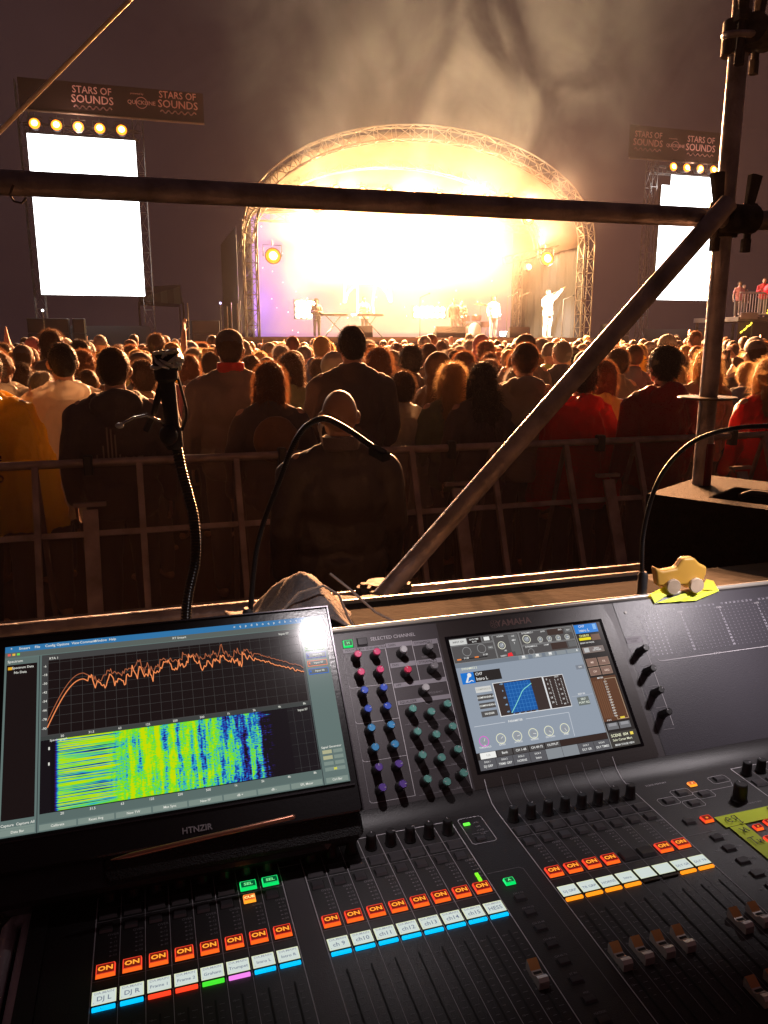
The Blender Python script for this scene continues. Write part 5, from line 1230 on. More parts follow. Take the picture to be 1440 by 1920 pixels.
# ---- knobs
def knob_mesh(capc=None, h=.0205, r=.0074):
    b = MB(); b.lathe([(r * 1.12, 0), (r * 1.16, .0015), (r * 1.0, .0030), (r * .93, h * .82)], M_knob, seg=36, ridge=.07, nr=12)
    b.lathe([(r * .90, h * .82), (r * .86, h * .95), (r * .74, h), (r * .70, h * .985), (r * .1, h * .985)], M_knob if capc is None else capc, seg=28)
    b.rect(-.0004, r * .3, .0004, r * .72, h * .9985, M_print)
    return b.mesh('knob', True, 35)
KM = {}
def knob(name, M, capc=None, key='k', h=.0205, r=.0074):
    if key not in KM: KM[key] = knob_mesh(capc, h, r)
    o = bpy.data.objects.new(name, KM[key]); COL.objects.link(o); o.parent = desk; o.matrix_local = M @ Matrix.Rotation(rnd.uniform(-2, 2), 4, 'Z'); return o
for bb in (b1, b2, b3):
    for i in range(8): knob('knob', Matrix.Translation((bb + (i + .5) * PT, .1145, .0004)))
for i in range(8): knob('knob', Matrix.Translation((.9435 + i * PT, .115, .0004)))
knob('knob', Matrix.Translation((.883, .061, .0004)), key='big', h=.027, r=.0105)
def capm(n, c): return mat(n, c, .35, coat=.3)
CAP = {'pink': capm('pink_cap', (.62, .05, .16)), 'blue': capm('blue_cap', (.04, .09, .48)), 'sky': capm('sky_blue_cap', (.06, .28, .55)), 'purple': capm('purple_cap', (.13, .07, .34)),
       'white': capm('grey_white_cap', (.46, .45, .46)), 'grey': capm('grey_cap', (.20, .19, .20)), 'crimson': capm('crimson_cap', (.62, .04, .10)), 'teal': capm('teal_cap', (.13, .34, .30))}
def capknob(u, s, c): knob('knob', UPM @ Matrix.Translation((u - .0062, s - .0067, .0008)), CAP[c], 'c' + c, .024, .0066)
for j in range(8):
    c = ('pink', 'pink', 'blue', 'blue', 'sky', 'sky', 'purple', 'purple')[j]
    for u in (.3800, .4097): capknob(u, .2440 - j * .0278, c)
for u, s, c in ((.4524, .2427, 'white'), (.4950, .2429, 'grey'), (.4524, .2107, 'crimson'), (.4956, .2113, 'grey'), (.4742, .1800, 'white')): capknob(u, s, c)
for j in range(4):
    for u, ds in ((.4471, 0), (.4745, -.0080), (.5022, -.0002)): capknob(u, .1514 - j * .0337 + ds, 'teal')
for j, s in enumerate((.1933, .1584, .1221, .0867)): knob('knob', UPM @ Matrix.Translation((.8725 - .0135, s - .004, .0008)), None, 'user', .0235, .0066)

# ---- buttons
M_boff = mat('unlit_button', (.042, .038, .042), .35); M_boffd = mat('unlit_button_side', (.09, .082, .088), .5); M_well = mat('button_well', (.006, .006, .006), .7)
def btn_mesh(name, w, d, h, text, kind):
    b = MB(); r = .0012
    b.rect(-w / 2 - .0012, -d / 2 - .0012, w / 2 + .0012, d / 2 + .0012, .0006, M_well)
    tw, td = w / 2 - .0006, d / 2 - .0006; td0 = -d / 2 + d * .16
    V = [(-w / 2, -d / 2, .0008), (w / 2, -d / 2, .0008), (w / 2, d / 2, .0008), (-w / 2, d / 2, .0008), (-tw, td0, h), (tw, td0, h), (tw, td, h), (-tw, td, h)]
    if kind == 'off': ft, fs, rim, tx = M_boff, M_boffd, None, M_print2
    elif kind == 'red': ft, fs, rim, tx = glow((.17, .004, .002), 1), glow((1, .13, .012), 1.15), glow((1, .06, .025), 1.1), glow((1, .34, .03), 1.3)
    elif kind == 'green': ft, fs, rim, tx = glow((.0, .10, .03), 1), glow((.0, .75, .13), 1.1), glow((.02, .9, .2), 1.1), glow((.2, .9, .3), 1.0)
    elif kind == 'amber': ft, fs, rim, tx = glow((.75, .10, .01), 1), glow((1, .33, .02), 1.4), glow((1, .30, .05), 1.3), glow((1, .75, .25), 1.5)
    b.add(V, [(4, 5, 6, 7)], ft); b.add(V, [(0, 1, 5, 4)], fs); b.add(V, [(1, 2, 6, 5), (2, 3, 7, 6), (3, 0, 4, 7)], rim or M_boff)
    if rim: b.frame(-tw, td0, tw, td, .00065, h + .0003, rim)
    me = b.mesh(name)
    t = MB(); t.text(text, 0, (td0 + td) / 2, h + .0004, (td - td0) * .62 * (1 if len(text) < 3 else .9), tx, bold=.03 if rim else 0, sx=1.15)
    return me, t.mesh('legend')
BM = {}
def button(name, w, d, h, text, kind, M, up_=False):
    k = (name, w, d, text, kind)
    if k not in BM: BM[k] = btn_mesh(*((name, w, d, h, text, kind)))
    me, tm = BM[k]; o = bpy.data.objects.new(name, me); COL.objects.link(o); o.parent = desk; o.matrix_local = M
    if kind != 'off': t = bpy.data.objects.new('legend', tm); COL.objects.link(t); t.parent = o
    return o
for k, bb in enumerate((b1, b2, b3)):
    for i in range(8):
        u = bb + (i + .5) * PT
        T = Matrix.Translation((u, 0, 0))
        on = 'off' if (k == 2 and i in (4, 5)) else 'red'
        button('on_button', .0200, .0170, .0036, 'ON', on, Matrix.Translation((u, 0, 0)))
        button('select_button', .0200, .0145, .0036, 'SEL', 'green' if (k == 0 and i in (6, 7)) else 'off', Matrix.Translation((u - .0005, .0872, 0)))
        button('cue_button', .0145, .0125, .0034, 'CUE', 'amber' if (k == 0 and i == 6) else 'off', Matrix.Translation((u - .002, .0640, 0)))
for i in range(8): button('select_button', .0200, .0145, .0036, 'SEL', 'off', Matrix.Translation((.9435 + i * PT, .088, 0)))
button('bank_button', .0135, .0110, .0036, 'A', 'green', Matrix.Translation((.4843, .0, 0)))
for i in range(8): button('bank_button', .0135, .0085, .0030, 'B', 'off', Matrix.Translation((.4843, -.0295 - i * .0255, 0)))
button('panel_button', .0130, .0075, .0030, 'B', 'off', Matrix.Translation((.486, .0895, 0)))
b = MB(); b.box((.4797, .1232, .0014), (.0090, .0042, .0016), glow((.12, .95, .05), 1.6)); b.build('indicator_lamp', desk)
b = MB(); b.box((b2 + 7 * PT + .0172, .0235, .0012), (.0042, .0062, .0016), glow((.20, .9, .02), 1.3)); b.box((b2 + 7 * PT + .0172, .0155, .0012), (.0042, .0062, .0016), glow((.20, .9, .02), 1.3)); b.build('level_lamp', desk)
for (u, v) in ((.8139, .1009), (.8435, .0882), (.7826, .0885), (.8139, .0733), (.8924, .1148), (.7778, .038), (.790, -.0028), (.790, -.0262), (.789, -.0526), (.788, -.0778), (.789, -.103), (.789, -.128), (.83, -.10), (.83, -.13)):
    button('panel_button', .0150, .0115, .0034, '+', 'off', Matrix.Translation((u, v, 0)))
button('panel_button', .0125, .0095, .0036, 'o', 'amber', Matrix.Translation((.843, .1140, 0))); button('panel_button', .0150, .0130, .0040, 'o', 'red', Matrix.Translation((.8045, .0345, 0)))
for (u, v) in ((.8585, -.002), (.8542, -.0265), (.8810, .0032), (.879, -.022)): button('panel_button', .0120, .0100, .0040, 'o', 'red', Matrix.Translation((u, v, 0)))
button('channel_button', .0150, .0120, .0036, 'H', 'green', UPM @ Matrix.Translation((.3664, .2617, 0))); button('channel_button', .0150, .0120, .0036, '+', 'off', UPM @ Matrix.Translation((.3893, .2620, 0)))

# ---- name displays with colour bars
LCD = glow((.62, .70, .66), 1.0, .2); LCDE = glow((.75, .80, .52), 1.0, .2); INK = mat('display_ink', (.02, .02, .05), .5, emit=(.16, .19, .26), es=1.0); INK2 = mat('display_ink_small', (.02, .02, .03), .5, emit=(.30, .33, .36), es=1.0)
BAR = {'c': glow((0, .50, 1), 1.25), 'r': glow((1, .05, .015), 1.3), 'g': glow((.06, .75, .03), 1.15), 'm': glow((.85, .22, .80), 1.15), 'o': glow((1, .28, .01), 1.35), 'x': mat('bar_off', (.05, .035, .02), .4)}
names = [['DJ L', 'DJ R', 'Frame 1', 'Frame 2', 'Graham', 'Trumpet', 'Intro L', 'Intro R'], ['ch 9', 'ch10', 'ch11', 'ch12', 'ch13', 'ch14', 'ch15', 'HESS'], ['DJ GRP', 'TR GRP', 'HORNS', 'Intro', '', '', 'DLY GR', 'DLY TR']]
bars = ['ccrrgmcc', 'cccccccc', 'ooooxxoo']
for k, bb in enumerate((b1, b2, b3)):
    for i in range(8):
        u = bb + (i + .5) * PT; v = -.0355; w, d = .0236, .0175
        dsp = MB(); dsp.box((0, 0, .0012), (w + .0016, d + .0016, .0016), M_well); dsp.rect(-w / 2, -d / 2, w / 2, d / 2, .00225, LCDE); dsp.rect(-w / 2 + .0008, -d / 2 + .0003, w / 2 - .0008, d / 2 - .0012, .00250, LCD)
        o = dsp.build('name_display', desk, M=Matrix.Translation((u, v, 0)))
        t = MB(); nm = names[k][i]
        if nm:
            if k < 2: t.text('DA.MAIN', 0, .0052, .0028, .0047, INK2, bold=.01)
            t.text(nm, 0, -.0022, .0028, .0082 if len(nm) < 5 else .0056, INK, bold=.012)
            if k < 2: t.rect(-.010, -.0068, -.0095, -.0058, .0028, INK)
            t.build('lettering', o)
        bar = MB(); bar.box((0, 0, .0016), (.0225, .0042, .0024), BAR[bars[k][i]], bev=.0006)
        bar.build('colour_bar', desk, M=Matrix.Translation((u, -.0490, 0)))

# ---- faders
for bb in (b1, b2, b3, .930):
    for i in range(8):
        slot = MB(); slot.rect(-.0010, -.235, .0010, -.072 if bb != .930 else -.052, .0010, M_well); slot.build('fader_slot', desk, loc=(bb + (i + .5) * PT, 0, 0))
def fader_mesh():
    P = [(-.0150, .0005), (-.0150, .0090), (-.0118, .0120), (-.0070, .0108), (-.0030, .0074), (.0, .0062), (.0040, .0070), (.0100, .0110), (.0140, .0128), (.0150, .0105), (.0150, .0005)]
    w = .0058; n = len(P); V = [(-w, y, z) for y, z in P] + [(w, y, z) for y, z in P]; F = [(i, i + 1, n + i + 1, n + i) for i in range(n - 1)] + [tuple(range(n - 1, -1, -1)), tuple(range(n, 2 * n))]
    b = MB(); mc = mat('fader_cap_copper', (.80, .36, .12), .25, .35, coat=.8); msil = mat('fader_cap_silver', (.80, .70, .62), .25, .5, coat=.6)
    FR = [f[::-1] for f in F]; b.add(V, [FR[k] for k in (6, 7, 8)], mc); b.add(V, [FR[k] for k in range(len(FR)) if k not in (6, 7, 8)], msil); b.add([(-w * .8, -.0018, .0073), (w * .8, -.0018, .0073), (w * .8, .0018, .0073), (-w * .8, .0018, .0073)], [(0, 1, 2, 3)], M_well); return b.mesh('fader', True, 25)
FM = fader_mesh()
def fader(u, v): o = bpy.data.objects.new('fader', FM); COL.objects.link(o); o.parent = desk; o.location = (u, v, .0004)
for i, v in enumerate((-.1475, -.147, -.1465, -.146, -.229, -.227, -.142, -.141)): fader(b3 + (i + .5) * PT - .003, v)
fader(b2 + 7.5 * PT - .001, -.1425)
for i in range(7): fader(b2 + (i + .5) * PT, -.226)
for i in range(8): fader(b1 + (i + .5) * PT, -.226)

# ---- touch screen: a flat picture of lit pixels
SU, SS, SW, SH = .5298, .0445, .2736, .2052
SM = UPM @ Matrix.Translation((SU, SS, .0012))
b = MB(); b.rect(-.006, -.004, SW + .006, SH + .005, 0, mat('screen_glass_black', (.004, .004, .005), .08)); b.build('screen_surround', desk, M=SM)
b = MB(); up2 = .0004
def px(x0, y0, x1, y1, c, z=1, k=1.0): b.rect(x0 * SW, y0 * SH, x1 * SW, y1 * SH, z * up2, flat(c, k))
def tx(t, x, y, h, c, z=4, ax='CENTER', k=1.0): b.text(t, x * SW, y * SH, z * up2, h * SH, flat(c, k), ax=ax, bold=.012)
def fr(x0, y0, x1, y1, c, z=3, w=.0006): b.frame(x0 * SW, y0 * SH, x1 * SW, y1 * SH, w, z * up2, flat(c))
WH = (.80, .80, .78); GR = (.085, .08, .08); DK = (.022, .018, .017); BG = (.275, .32, .385); BG2 = (.17, .20, .24); MID = (.13, .13, .13); ORG = (.16, .085, .055)
px(0, 0, 1, 1, DK, 1)
px(.0, .80, .808, 1, GR, 2); px(.0, .125, .808, .80, BG, 2); px(0, .765, .808, .80, BG2, 3)
px(.0, .945, .105, .992, (.62, .62, .60), 3); tx('INPUT CH', .052, .968, .020, DK); px(.11, .945, .195, .992, DK, 3); tx('GATE TIME', .152, .976, .016, WH); tx('BUTE', .152, .956, .016, WH); px(.20, .945, .268, .992, GR, 3); px(.215, .955, .25, .985, WH, 4); fr(.20, .945, .268, .992, (.35, .35, .35))
fr(.0, .80, .27, .94, (.30, .30, .30)); fr(.272, .80, .44, .99, (.3, .3, .3)); fr(.442, .88, .80, .99, (.3, .3, .3)); fr(.442, .80, .80, .875, (.3, .3, .3))
def circ(x, y, r, c, w=.0006, z=5, fill=None):
    n = 22; pts = [(x * SW + r * SW * math.cos(2 * math.pi * i / n), y * SH + r * SW * math.sin(2 * math.pi * i / n)) for i in range(n + 1)]
    if fill: b.add([(p[0], p[1], (z - 1) * up2) for p in pts[:-1]], [tuple(range(n))], flat(fill))
    b.line(pts, w, z * up2, flat(c))
def pot(x, y, r, c=(.75, .75, .6), a=40):
    circ(x, y, r, c, .0011, 5); circ(x, y, r * .62, (.30, .32, .34), .0005, 5, (.28, .30, .33)); ca, sa = math.cos(R(a)), math.sin(R(a)); b.line([(x * SW, y * SH), (x * SW + r * .6 * SW * ca, y * SH + r * .6 * SW * sa)], .0007, 6 * up2, flat(WH))
circ(.09, .885, .026, (.35, .35, .35)); circ(.185, .895, .026, (.35, .35, .35)); px(.05, .825, .21, .832, (.01, .01, .01), 3); px(.02, .823, .045, .834, (.9, .25, .05), 4); px(.13, .828, .155, .838, (.9, .25, .05), 4); tx('51.00', .078, .834, .018, WH); tx('51.00', .20, .845, .018, WH); px(.225, .88, .262, .91, MID, 4); tx('PAN', .243, .895, .016, WH)
tx('A.GAIN', .32, .975, .018, WH); pot(.315, .90, .022); tx('-42', .33, .855, .018, WH); px(.37, .84, .43, .98, MID, 3); tx('-3.0', .40, .965, .018, WH); tx('48V', .40, .93, .022, WH); tx('Y', .40, .905, .02, WH)
tx('INSERT', .31, .815, .016, WH); b.add([(.335 * SW, .805 * SH, 5 * up2), (.37 * SW, .805 * SH, 5 * up2), (.365 * SW, .835 * SH, 5 * up2), (.34 * SW, .83 * SH, 5 * up2)], [(0, 1, 2, 3)], flat((.85, .03, .04))); px(.39, .81, .43, .84, MID, 4)
tx('DYNAMICS 1', .50, .976, .018, WH); tx('GATE', .60, .973, .016, WH); pot(.483, .925, .024); px(.63, .935, .735, .985, (.05, .03, .025), 3); tx('-26.0', .715, .972, .018, WH); px(.745, .94, .795, .98, MID, 4); tx('EDIT', .77, .96, .016, WH)
for i, x in enumerate((.57, .63, .69, .75)): pot(x, .91 - i * .002, .015, (.5, .5, .45), 90 - 30 * i); tx(('ATT', 'RNG', 'HOLD', 'DEC')[i], x, .888, .014, WH)
tx('DYNAMICS 2', .50, .862, .018, WH); tx('COMP', .60, .86, .016, WH); circ(.49, .82, .018, (.35, .35, .35)); px(.63, .815, .735, .87, (.05, .03, .025), 3); px(.745, .82, .795, .865, MID, 4)
for i, x in enumerate((.40, .49, .575, .65, .72)):
    px(x, .768, x + .062, .798, (.25, .28, .30), 4)
    if i < 3: px(x + .022, .780, x + .042, .796, WH, 5); tx(('LIBRARY', 'DEFAULT', 'COPY')[i], x + .031, .774, .011, WH, 6)
px(.765, .768, .805, .798, (.25, .28, .30), 4); px(.782, .778, .79, .792, WH, 5)
tx('DYNAMICS 2', .08, .752, .022, (.8, .82, .62))
px(.018, .635, .098, .722, (.01, .17, .60), 3); b.line([(.045 * SW, .65 * SH), (.066 * SW, .70 * SH)], .0028, 5 * up2, flat(WH)); circ(.069, .70, .011, WH, .0006, 5, WH); b.line([(.040 * SW, .648 * SH), (.060 * SW, .648 * SH), (.075 * SW, .658 * SH), (.085 * SW, .650 * SH)], .0012, 5 * up2, flat(WH))
px(.098, .64, .264, .722, DK, 3); tx('CH7', .106, .700, .030, WH, ax='LEFT'); tx('Intro L', .106, .662, .034, WH, ax='LEFT')
for i, t in enumerate(('COMPRESSOR', 'COMPANDER-H', 'COMPANDER-S', 'DE-ESSER')):
    y = .580 - i * .062; px(.085, y - .022, .182, y + .022, (.62, .62, .60) if i == 0 else GR, 3); tx(t, .134, y, .019, (.9, .9, .85) if i else (.35, .35, .3))
px(.195, .357, .512, .615, (.9, .9, .9), 3); px(.198, .361, .508, .611, (.045, .03, .027), 4); px(.263, .372, .430, .604, (.01, .10, .36), 5)
for i in range(1, 8): x = .263 + .167 * i / 8; px(x - .0009, .372, x + .0009, .604, (.05, .22, .55), 6)
for i in range(1, 8): y = .372 + .232 * i / 8; px(.263, y - .0011, .430, y + .0011, (.05, .22, .55), 6)
b.line([(x * SW, y * SH) for x, y in ((.265, .374), (.30, .425), (.345, .495), (.36, .520), (.38, .540), (.40, .552), (.43, .572))], .0011, 7 * up2, flat((.25, .75, .62)))
for i, t in enumerate(('+20', '0', '-20', '-40', '-60')): tx(t, .245, .598 - i * .053, .017, (.35, .6, .9), 6)
for i, t in enumerate(('-60', '-40', '-20', '0', '+20')): tx(t, .275 + i * .036, .362, .014, (.35, .6, .9), 7)
px(.514, .356, .646, .612, (.9, .9, .9), 3); px(.517, .36, .643, .608, (.045, .03, .027), 4)
for i in range(6): tx(('0', '3', '6', '12', '18', '24')[i], .533, .585 - i * .036, .020, WH, 6); tx(('0', '5', '12', '18', '30', '60')[i], .605, .572 - i * .038, .018, WH, 6)
for i in range(17):
    for x in (.552, .585, .624): px(x - .002, .575 - i * .012, x + .002, .580 - i * .012, WH, 6)
tx('OUT', .60, .597, .018, WH, 6)
px(.66, .425, .80, .428, (.42, .45, .5), 3); tx('KEY IN', .728, .438, .020, WH); px(.69, .35, .765, .415, (.14, .16, .15), 4); tx('SELF', .728, .397, .022, (.8, .85, .75), 5); tx('PORT EQ', .728, .370, .022, (.8, .85, .75), 5); px(.745, .63, .80, .665, (.20, .22, .26), 4); tx('ON', .772, .648, .018, WH, 5)
b.line([(.024 * SW, .314 * SH), (.21 * SW, .314 * SH)], .0007, 4 * up2, flat((.6, .63, .68))); b.line([(.34 * SW, .314 * SH), (.612 * SW, .314 * SH), (.605 * SW, .135 * SH)], .0007, 4 * up2, flat((.6, .63, .68))); tx('PARAMETER', .275, .314, .022, WH)
for i, x in enumerate((.059, .161, .260, .359, .457, .557)): pot(x, .201, .027, (.75, .10, .62) if i == 0 else (.78, .78, .55), 60 - 25 * i); tx(('THRESHOLD', 'RATIO', 'ATTACK', 'RELEASE', 'OUTGAIN', 'KNEE')[i], x, .158, .017, WH); tx(('-26', '2.5:1', '30', '229', '0.0', '2')[i], x, .172, .014, WH)
for i, t in enumerate(('1ch', 'Bank', 'CH 1-48', 'CH 49-72', 'OUTPUT')):
    x = .018 + i * .0985; px(x, .078, x + .092, .122, (.85, .85, .82) if i == 0 else (.07, .065, .065), 3); tx(t, x + .046, .10, .024, (.4, .4, .38) if i == 0 else WH)
px(.505, .078, .808, .122, (.035, .02, .016), 3)
for i, t in enumerate(('DJ GRP', 'TRMS GRP', 'HORNS', 'Intro', '', '', 'DLY GR', 'DLY TIMES')):
    x = .0 + i * .101; px(x + .001, .0, x + .100, .074, (.10, .10, .11) if t else (.24, .26, .28), 3)
    if t: tx('DCA %d' % (i + 1), x + .05, .055, .017, WH); tx(t, x + .05, .025, .023, WH)
px(.808, 0, .812, 1, (.3, .3, .3), 5)
px(.815, .918, .972, .992, (.015, .20, .65), 4); tx('CH7', .845, .975, .028, WH, ax='LEFT'); tx('Intro L', .84, .940, .034, WH, ax='LEFT'); px(.94, .94, .962, .985, (.2, .45, .8), 5)
tx('23:08:03', .865, .895, .026, (.9, .85, .3)); px(.825, .858, .905, .880, (.85, .72, .0), 4); tx('SENDS ON FADER', .87, .835, .016, WH); px(.91, .85, .97, .90, ORG, 3)
px(.825, .75, .97, .80, (.20, .16, .15), 3); fr(.825, .75, .97, .80, (.3, .22, .18)); px(.835, .757, .868, .793, (.5, .5, .5), 4); tx('SENDS', .92, .783, .016, WH); tx('ON FADER', .92, .768, .016, WH)
for x in (.825, .905):
    for y in (.64, .565): px(x, y, x + .072, y + .065, (.22, .13, .10), 3); fr(x, y, x + .072, y + .065, (.42, .28, .2)); tx(('CH', 'ME', 'GEQ', 'FX')[int(x > .9) * 2 + int(y > .6)], x + .036, y + .03, .022, (.8, .6, .5))
px(.815, .20, .985, .55, (.11, .045, .022), 3); fr(.905, .205, .98, .53, (.6, .45, .3), 4); tx('METER', .88, .54, .018, WH)
for i in range(14): tx(('0', '3', '6', '9', '12', '15', '18', '24', '30', '36', '40', '50', '60', '70')[i], .898, .505 - i * .021, .018, WH, 5); px(.908, .505 - i * .021, .913, .509 - i * .021, WH, 5)
for i in range(5): px(.825 + i * .013, .225, .833 + i * .013, .52, (.16, .07, .035), 4)
px(.925, .208, .955, .222, (.8, .6, .05), 5); tx('A B C', .85, .208, .016, WH)
for x in (.825, .905): px(x, .135, x + .072, .185, (.16, .16, .17), 3); px(x + .01, .16, x + .062, .182, (.3, .3, .32), 4)
px(.812, .0, 1, .115, (.05, .045, .04), 3); tx('SCENE  004', .885, .088, .030, (.85, .85, .6)); px(.955, .078, .975, .10, (.9, .7, .1), 4); tx('Solo Carter Mart', .895, .055, .024, (.8, .8, .6)); tx('MAIN STAGE VIEW', .90, .018, .020, WH)
b.build('screen', desk, M=SM)
# raised bezel under and beside the screen
b = MB(); b.X = UPM; b.add([(.530, .02, .0006), (.826, .02, .0006), (.8295, .024, .0006), (.8295, .244, .0006), (.8200, .2800, .0006), (.515, .2800, .0006), (.515, .02, .0006)], [(0, 1, 2, 3, 4, 5, 6)], mat('screen_frame_paint', (.036, .028, .027), .38, bump=.08, bscale=500)); b.build('screen_frame', desk)

# ---- tapes stuck on the desk
M_tape = mat('fluorescent_green_tape', (.80, .95, .03), .55, bump=.15, bscale=90, trans=.15)
M_pen = mat('black_marker_ink', (.01, .01, .01), .5)
def tape(P, name, lab, M=Matrix.Identity(4), wrinkle=0.0):
    n = 10; V = []; F = []
    a, b_, c, d = [Vector((*p, 0)) for p in P]
    for i in range(n + 1):
        for j in range(5):
            p = (a.lerp(b_, i / n)).lerp(d.lerp(c, i / n), j / 4); p.z = .0024 + wrinkle * (noise.noise(Vector((i * .9, j * .8, 1))) + .6); V.append(tuple(p))
    for i in range(n):
        for j in range(4): F.append((i * 5 + j, (i + 1) * 5 + j, (i + 1) * 5 + j + 1, i * 5 + j + 1))
    m = MB(); m.add(V, F, M_tape); r_ = m.build(name, smooth=True, ang=180); r_.matrix_world = Matrix.Translation((OX, OY, OZ)) @ M; tag(r_, lab, 'tape', 'pieces of green tape on the desk'); return r_
t1 = tape([(.8165, .0105), (.935, .0105), (.935, .0345), (.8165, .0345)], 'tape', 'long green tape with the handwritten letters eq')
def hand_text(b_, x, y, s, strokes):
    for st_ in strokes: b_.line([(x + px_ * s, y + py_ * s) for px_, py_ in st_], .0013, .0050, M_pen)
hb = MB()
E_ = [[(0, .45), (.5, .55), (.45, .85), (.2, .95), (0, .6), (.1, .2), (.35, .05), (.6, .2)]]
Q_ = [[(.55, .9), (.2, .95), (.05, .6), (.2, .3), (.5, .4), (.58, .9), (.55, .2), (.5, -.4), (.7, -.2)]]
C_ = [[(.6, .9), (.3, 1), (.05, .7), (.05, .3), (.3, .05), (.65, .2)]]
hand_text(hb, .826, .0145, .0125, E_); hand_text(hb, .836, .0145, .0135, Q_); hand_text(hb, .899, .016, .0140, C_); hb.build('handwriting', t1)
t2 = tape([(.8215, -.0600), (.8465, -.0600), (.8465, .0095), (.8215, .0095)], 'tape', 'short green tape with a handwritten squiggle and Tw')
hb = MB(); hand_text(hb, .8285, -.010, .0120, [[(0, .9), (.3, .3), (.6, .9), (.9, .2), (.5, .6), (.2, .1)]]); hand_text(hb, .824, -.034, .0145, [[(0, .95), (.7, 1)], [(.35, .95), (.3, 0)], [(.7, .55), (.8, .1), (1.0, .5), (1.15, .1), (1.3, .55)]]); hb.build('handwriting', t2)
t3 = tape([(.8480, -.2100), (.8680, -.2100), (.8680, .0095 - .045), (.8480, .0095 - .045)], 'tape', 'lower green tape beside the red buttons at the frame edge')
UPW = UPM
t4 = tape([(.9210, .2700), (1.0050, .2665), (1.0600, .2795), (1.0530, .2945)], 'tape', 'crumpled green tape holding the wooden toy on the desk edge', UPW, .0035)
t4b = MB(); t4b.add([(.9180, .2880, .004), (.9210, .2700, .0035), (.9600, .2860, .006), (.955, .3000, .003)], [(0, 1, 2, 3)], M_tape); t4b.build('folded_end', t4); t4b = MB(); t4b.add([(1.02, .2850, .008), (1.0600, .2795, .004), (1.0560, .2990, .006), (1.045, .3050, .003)], [(0, 1, 2, 3)], mat('fluorescent_yellow_tape', (.62, .50, .03), .5)); t4b.build('folded_end', t4)
# small wooden pull-along toy (a plain one)
TX = OX + .985; TY = OY + VC + .2866 * math.cos(TH) + .004; TZ = OZ + .2866 * math.sin(TH) + .002
ty = tag(empty('wooden_toy', (TX, TY, TZ), R(-8)), 'small yellow wooden toy cart on round pale wheels, taped to the desk edge', 'toy')
M_wy = mat('yellow_painted_wood', (.55, .30, .05), .4, coat=.3, var=.1); M_wp = mat('pale_bare_wood', (.50, .38, .27), .6, var=.2, vscale=30, bump=.1)
P = [(-.048, .012), (.036, .012), (.044, .030), (.044, .044), (.030, .050), (.018, .062), (-.002, .062), (-.014, .044), (-.040, .040), (-.056, .048)]
b = MB(); n = len(P); d = .009; V = [(x, -d, z) for x, z in P] + [(x, d, z) for x, z in P]; b.add(V, [tuple(range(n)), tuple(range(2 * n - 1, n - 1, -1))] + [((i + 1) % n, i, n + i, n + (i + 1) % n) for i in range(n)], M_wy); o = b.build('body', ty); bv = o.modifiers.new('edge', 'BEVEL'); bv.width = .0045; bv.segments = 5; bv.limit_method = 'ANGLE'; bv.angle_limit = R(12)
for x in (-.022, .022):
    b = MB(); b.lathe([(.0125, -.004), (.0135, -.002), (.0135, .002), (.0125, .004)], M_wp, c=(x, -.0145, .013), rot=(R(90), 0, 0), seg=28); b.lathe([(.0125, -.004), (.0135, -.002), (.0135, .002), (.0125, .004)], M_wp, c=(x, .0145, .013), rot=(R(90), 0, 0), seg=28); b.build('wheel', ty, smooth=True)

# ------------------------------------------------------------------ portable monitor standing on the desk
SC = 1.2; MWD, MHT = .345 * SC, .194 * SC
Rm = Matrix(((1, -.0029, .0017), (.0009, .7261, .6876), (-.0032, -.6876, .7261)))
mp = Vector((.0127, .7922, 1.51)); mp = Vector((0, 0, 1.9)) + (mp - Vector((0, 0, 1.9))) * SC
Q = Rm.to_4x4() @ Matrix.Rotation(R(90), 4, 'X')      # local x right, y up the screen, z towards the viewer
mon = tag(empty('monitor', mp), 'wide portable monitor showing a live sound spectrum and green-blue spectrogram', 'monitor')
mon.matrix_world = Matrix.Translation(mp) @ Q
hw, hh = MWD / 2, MHT / 2
M_bez = mat('monitor_black_plastic', (.014, .013, .014), .3, bump=.05, bscale=300); M_bz2 = mat('monitor_rim_metal', (.10, .09, .10), .3, .7)
b = MB(); b.box((0, -.012, -.010), (MWD + .022, MHT + .052, .017), M_bez, bev=.003); b.build('housing', mon)
b = MB(); z = .0006; X0_, X1_, Y0_, Y1_ = -hw - .011, hw + .011, -hh - .038, hh + .014
for (x0, y0, x1, y1) in ((X0_, Y1_ - .0018, X1_, Y1_), (X0_, Y0_, X0_ + .0018, Y1_ - .0018), (X1_ - .0018, Y0_, X1_, Y1_ - .0018)): b.box(((x0 + x1) / 2, (y0 + y1) / 2, -.004), (x1 - x0, y1 - y0, .013), M_bz2)
b.box((0, -hh - .0048, -.0005), (MWD + .01, .0016, .003), M_bz2); b.build('rim', mon)
b = MB(); b.box((.06, -hh - .050, -.040), (MWD - .10, .034, .050), mat('soundbar_mesh_cloth', (.012, .011, .012), .6, bump=.8, bscale=500), bev=.006); b.box((-.02, -hh - .048, -.055), (MWD - .02, .05, .070), M_bez, bev=.008); b.build('stand_foot', mon)
b = MB(); b.box((0, -.07, -.06), (.28, .16, .012), M_bez, rot=(R(35), 0, 0)); b.build('stand_leg', mon)
b = MB(); b.text('HTNZIR', .012, -hh - .026, .0004 - .0015 + .0012, .0098, mat('silver_brand_print', (.42, .38, .40), .4), bold=.02, sx=1.0); b.build('brand_lettering', mon)
pn = MB(); P = [Vector((-.085, -hh - .046, -.012)), Vector((.02, -hh - .0400, -.012)), Vector((.125, -hh - .0345, -.012))]
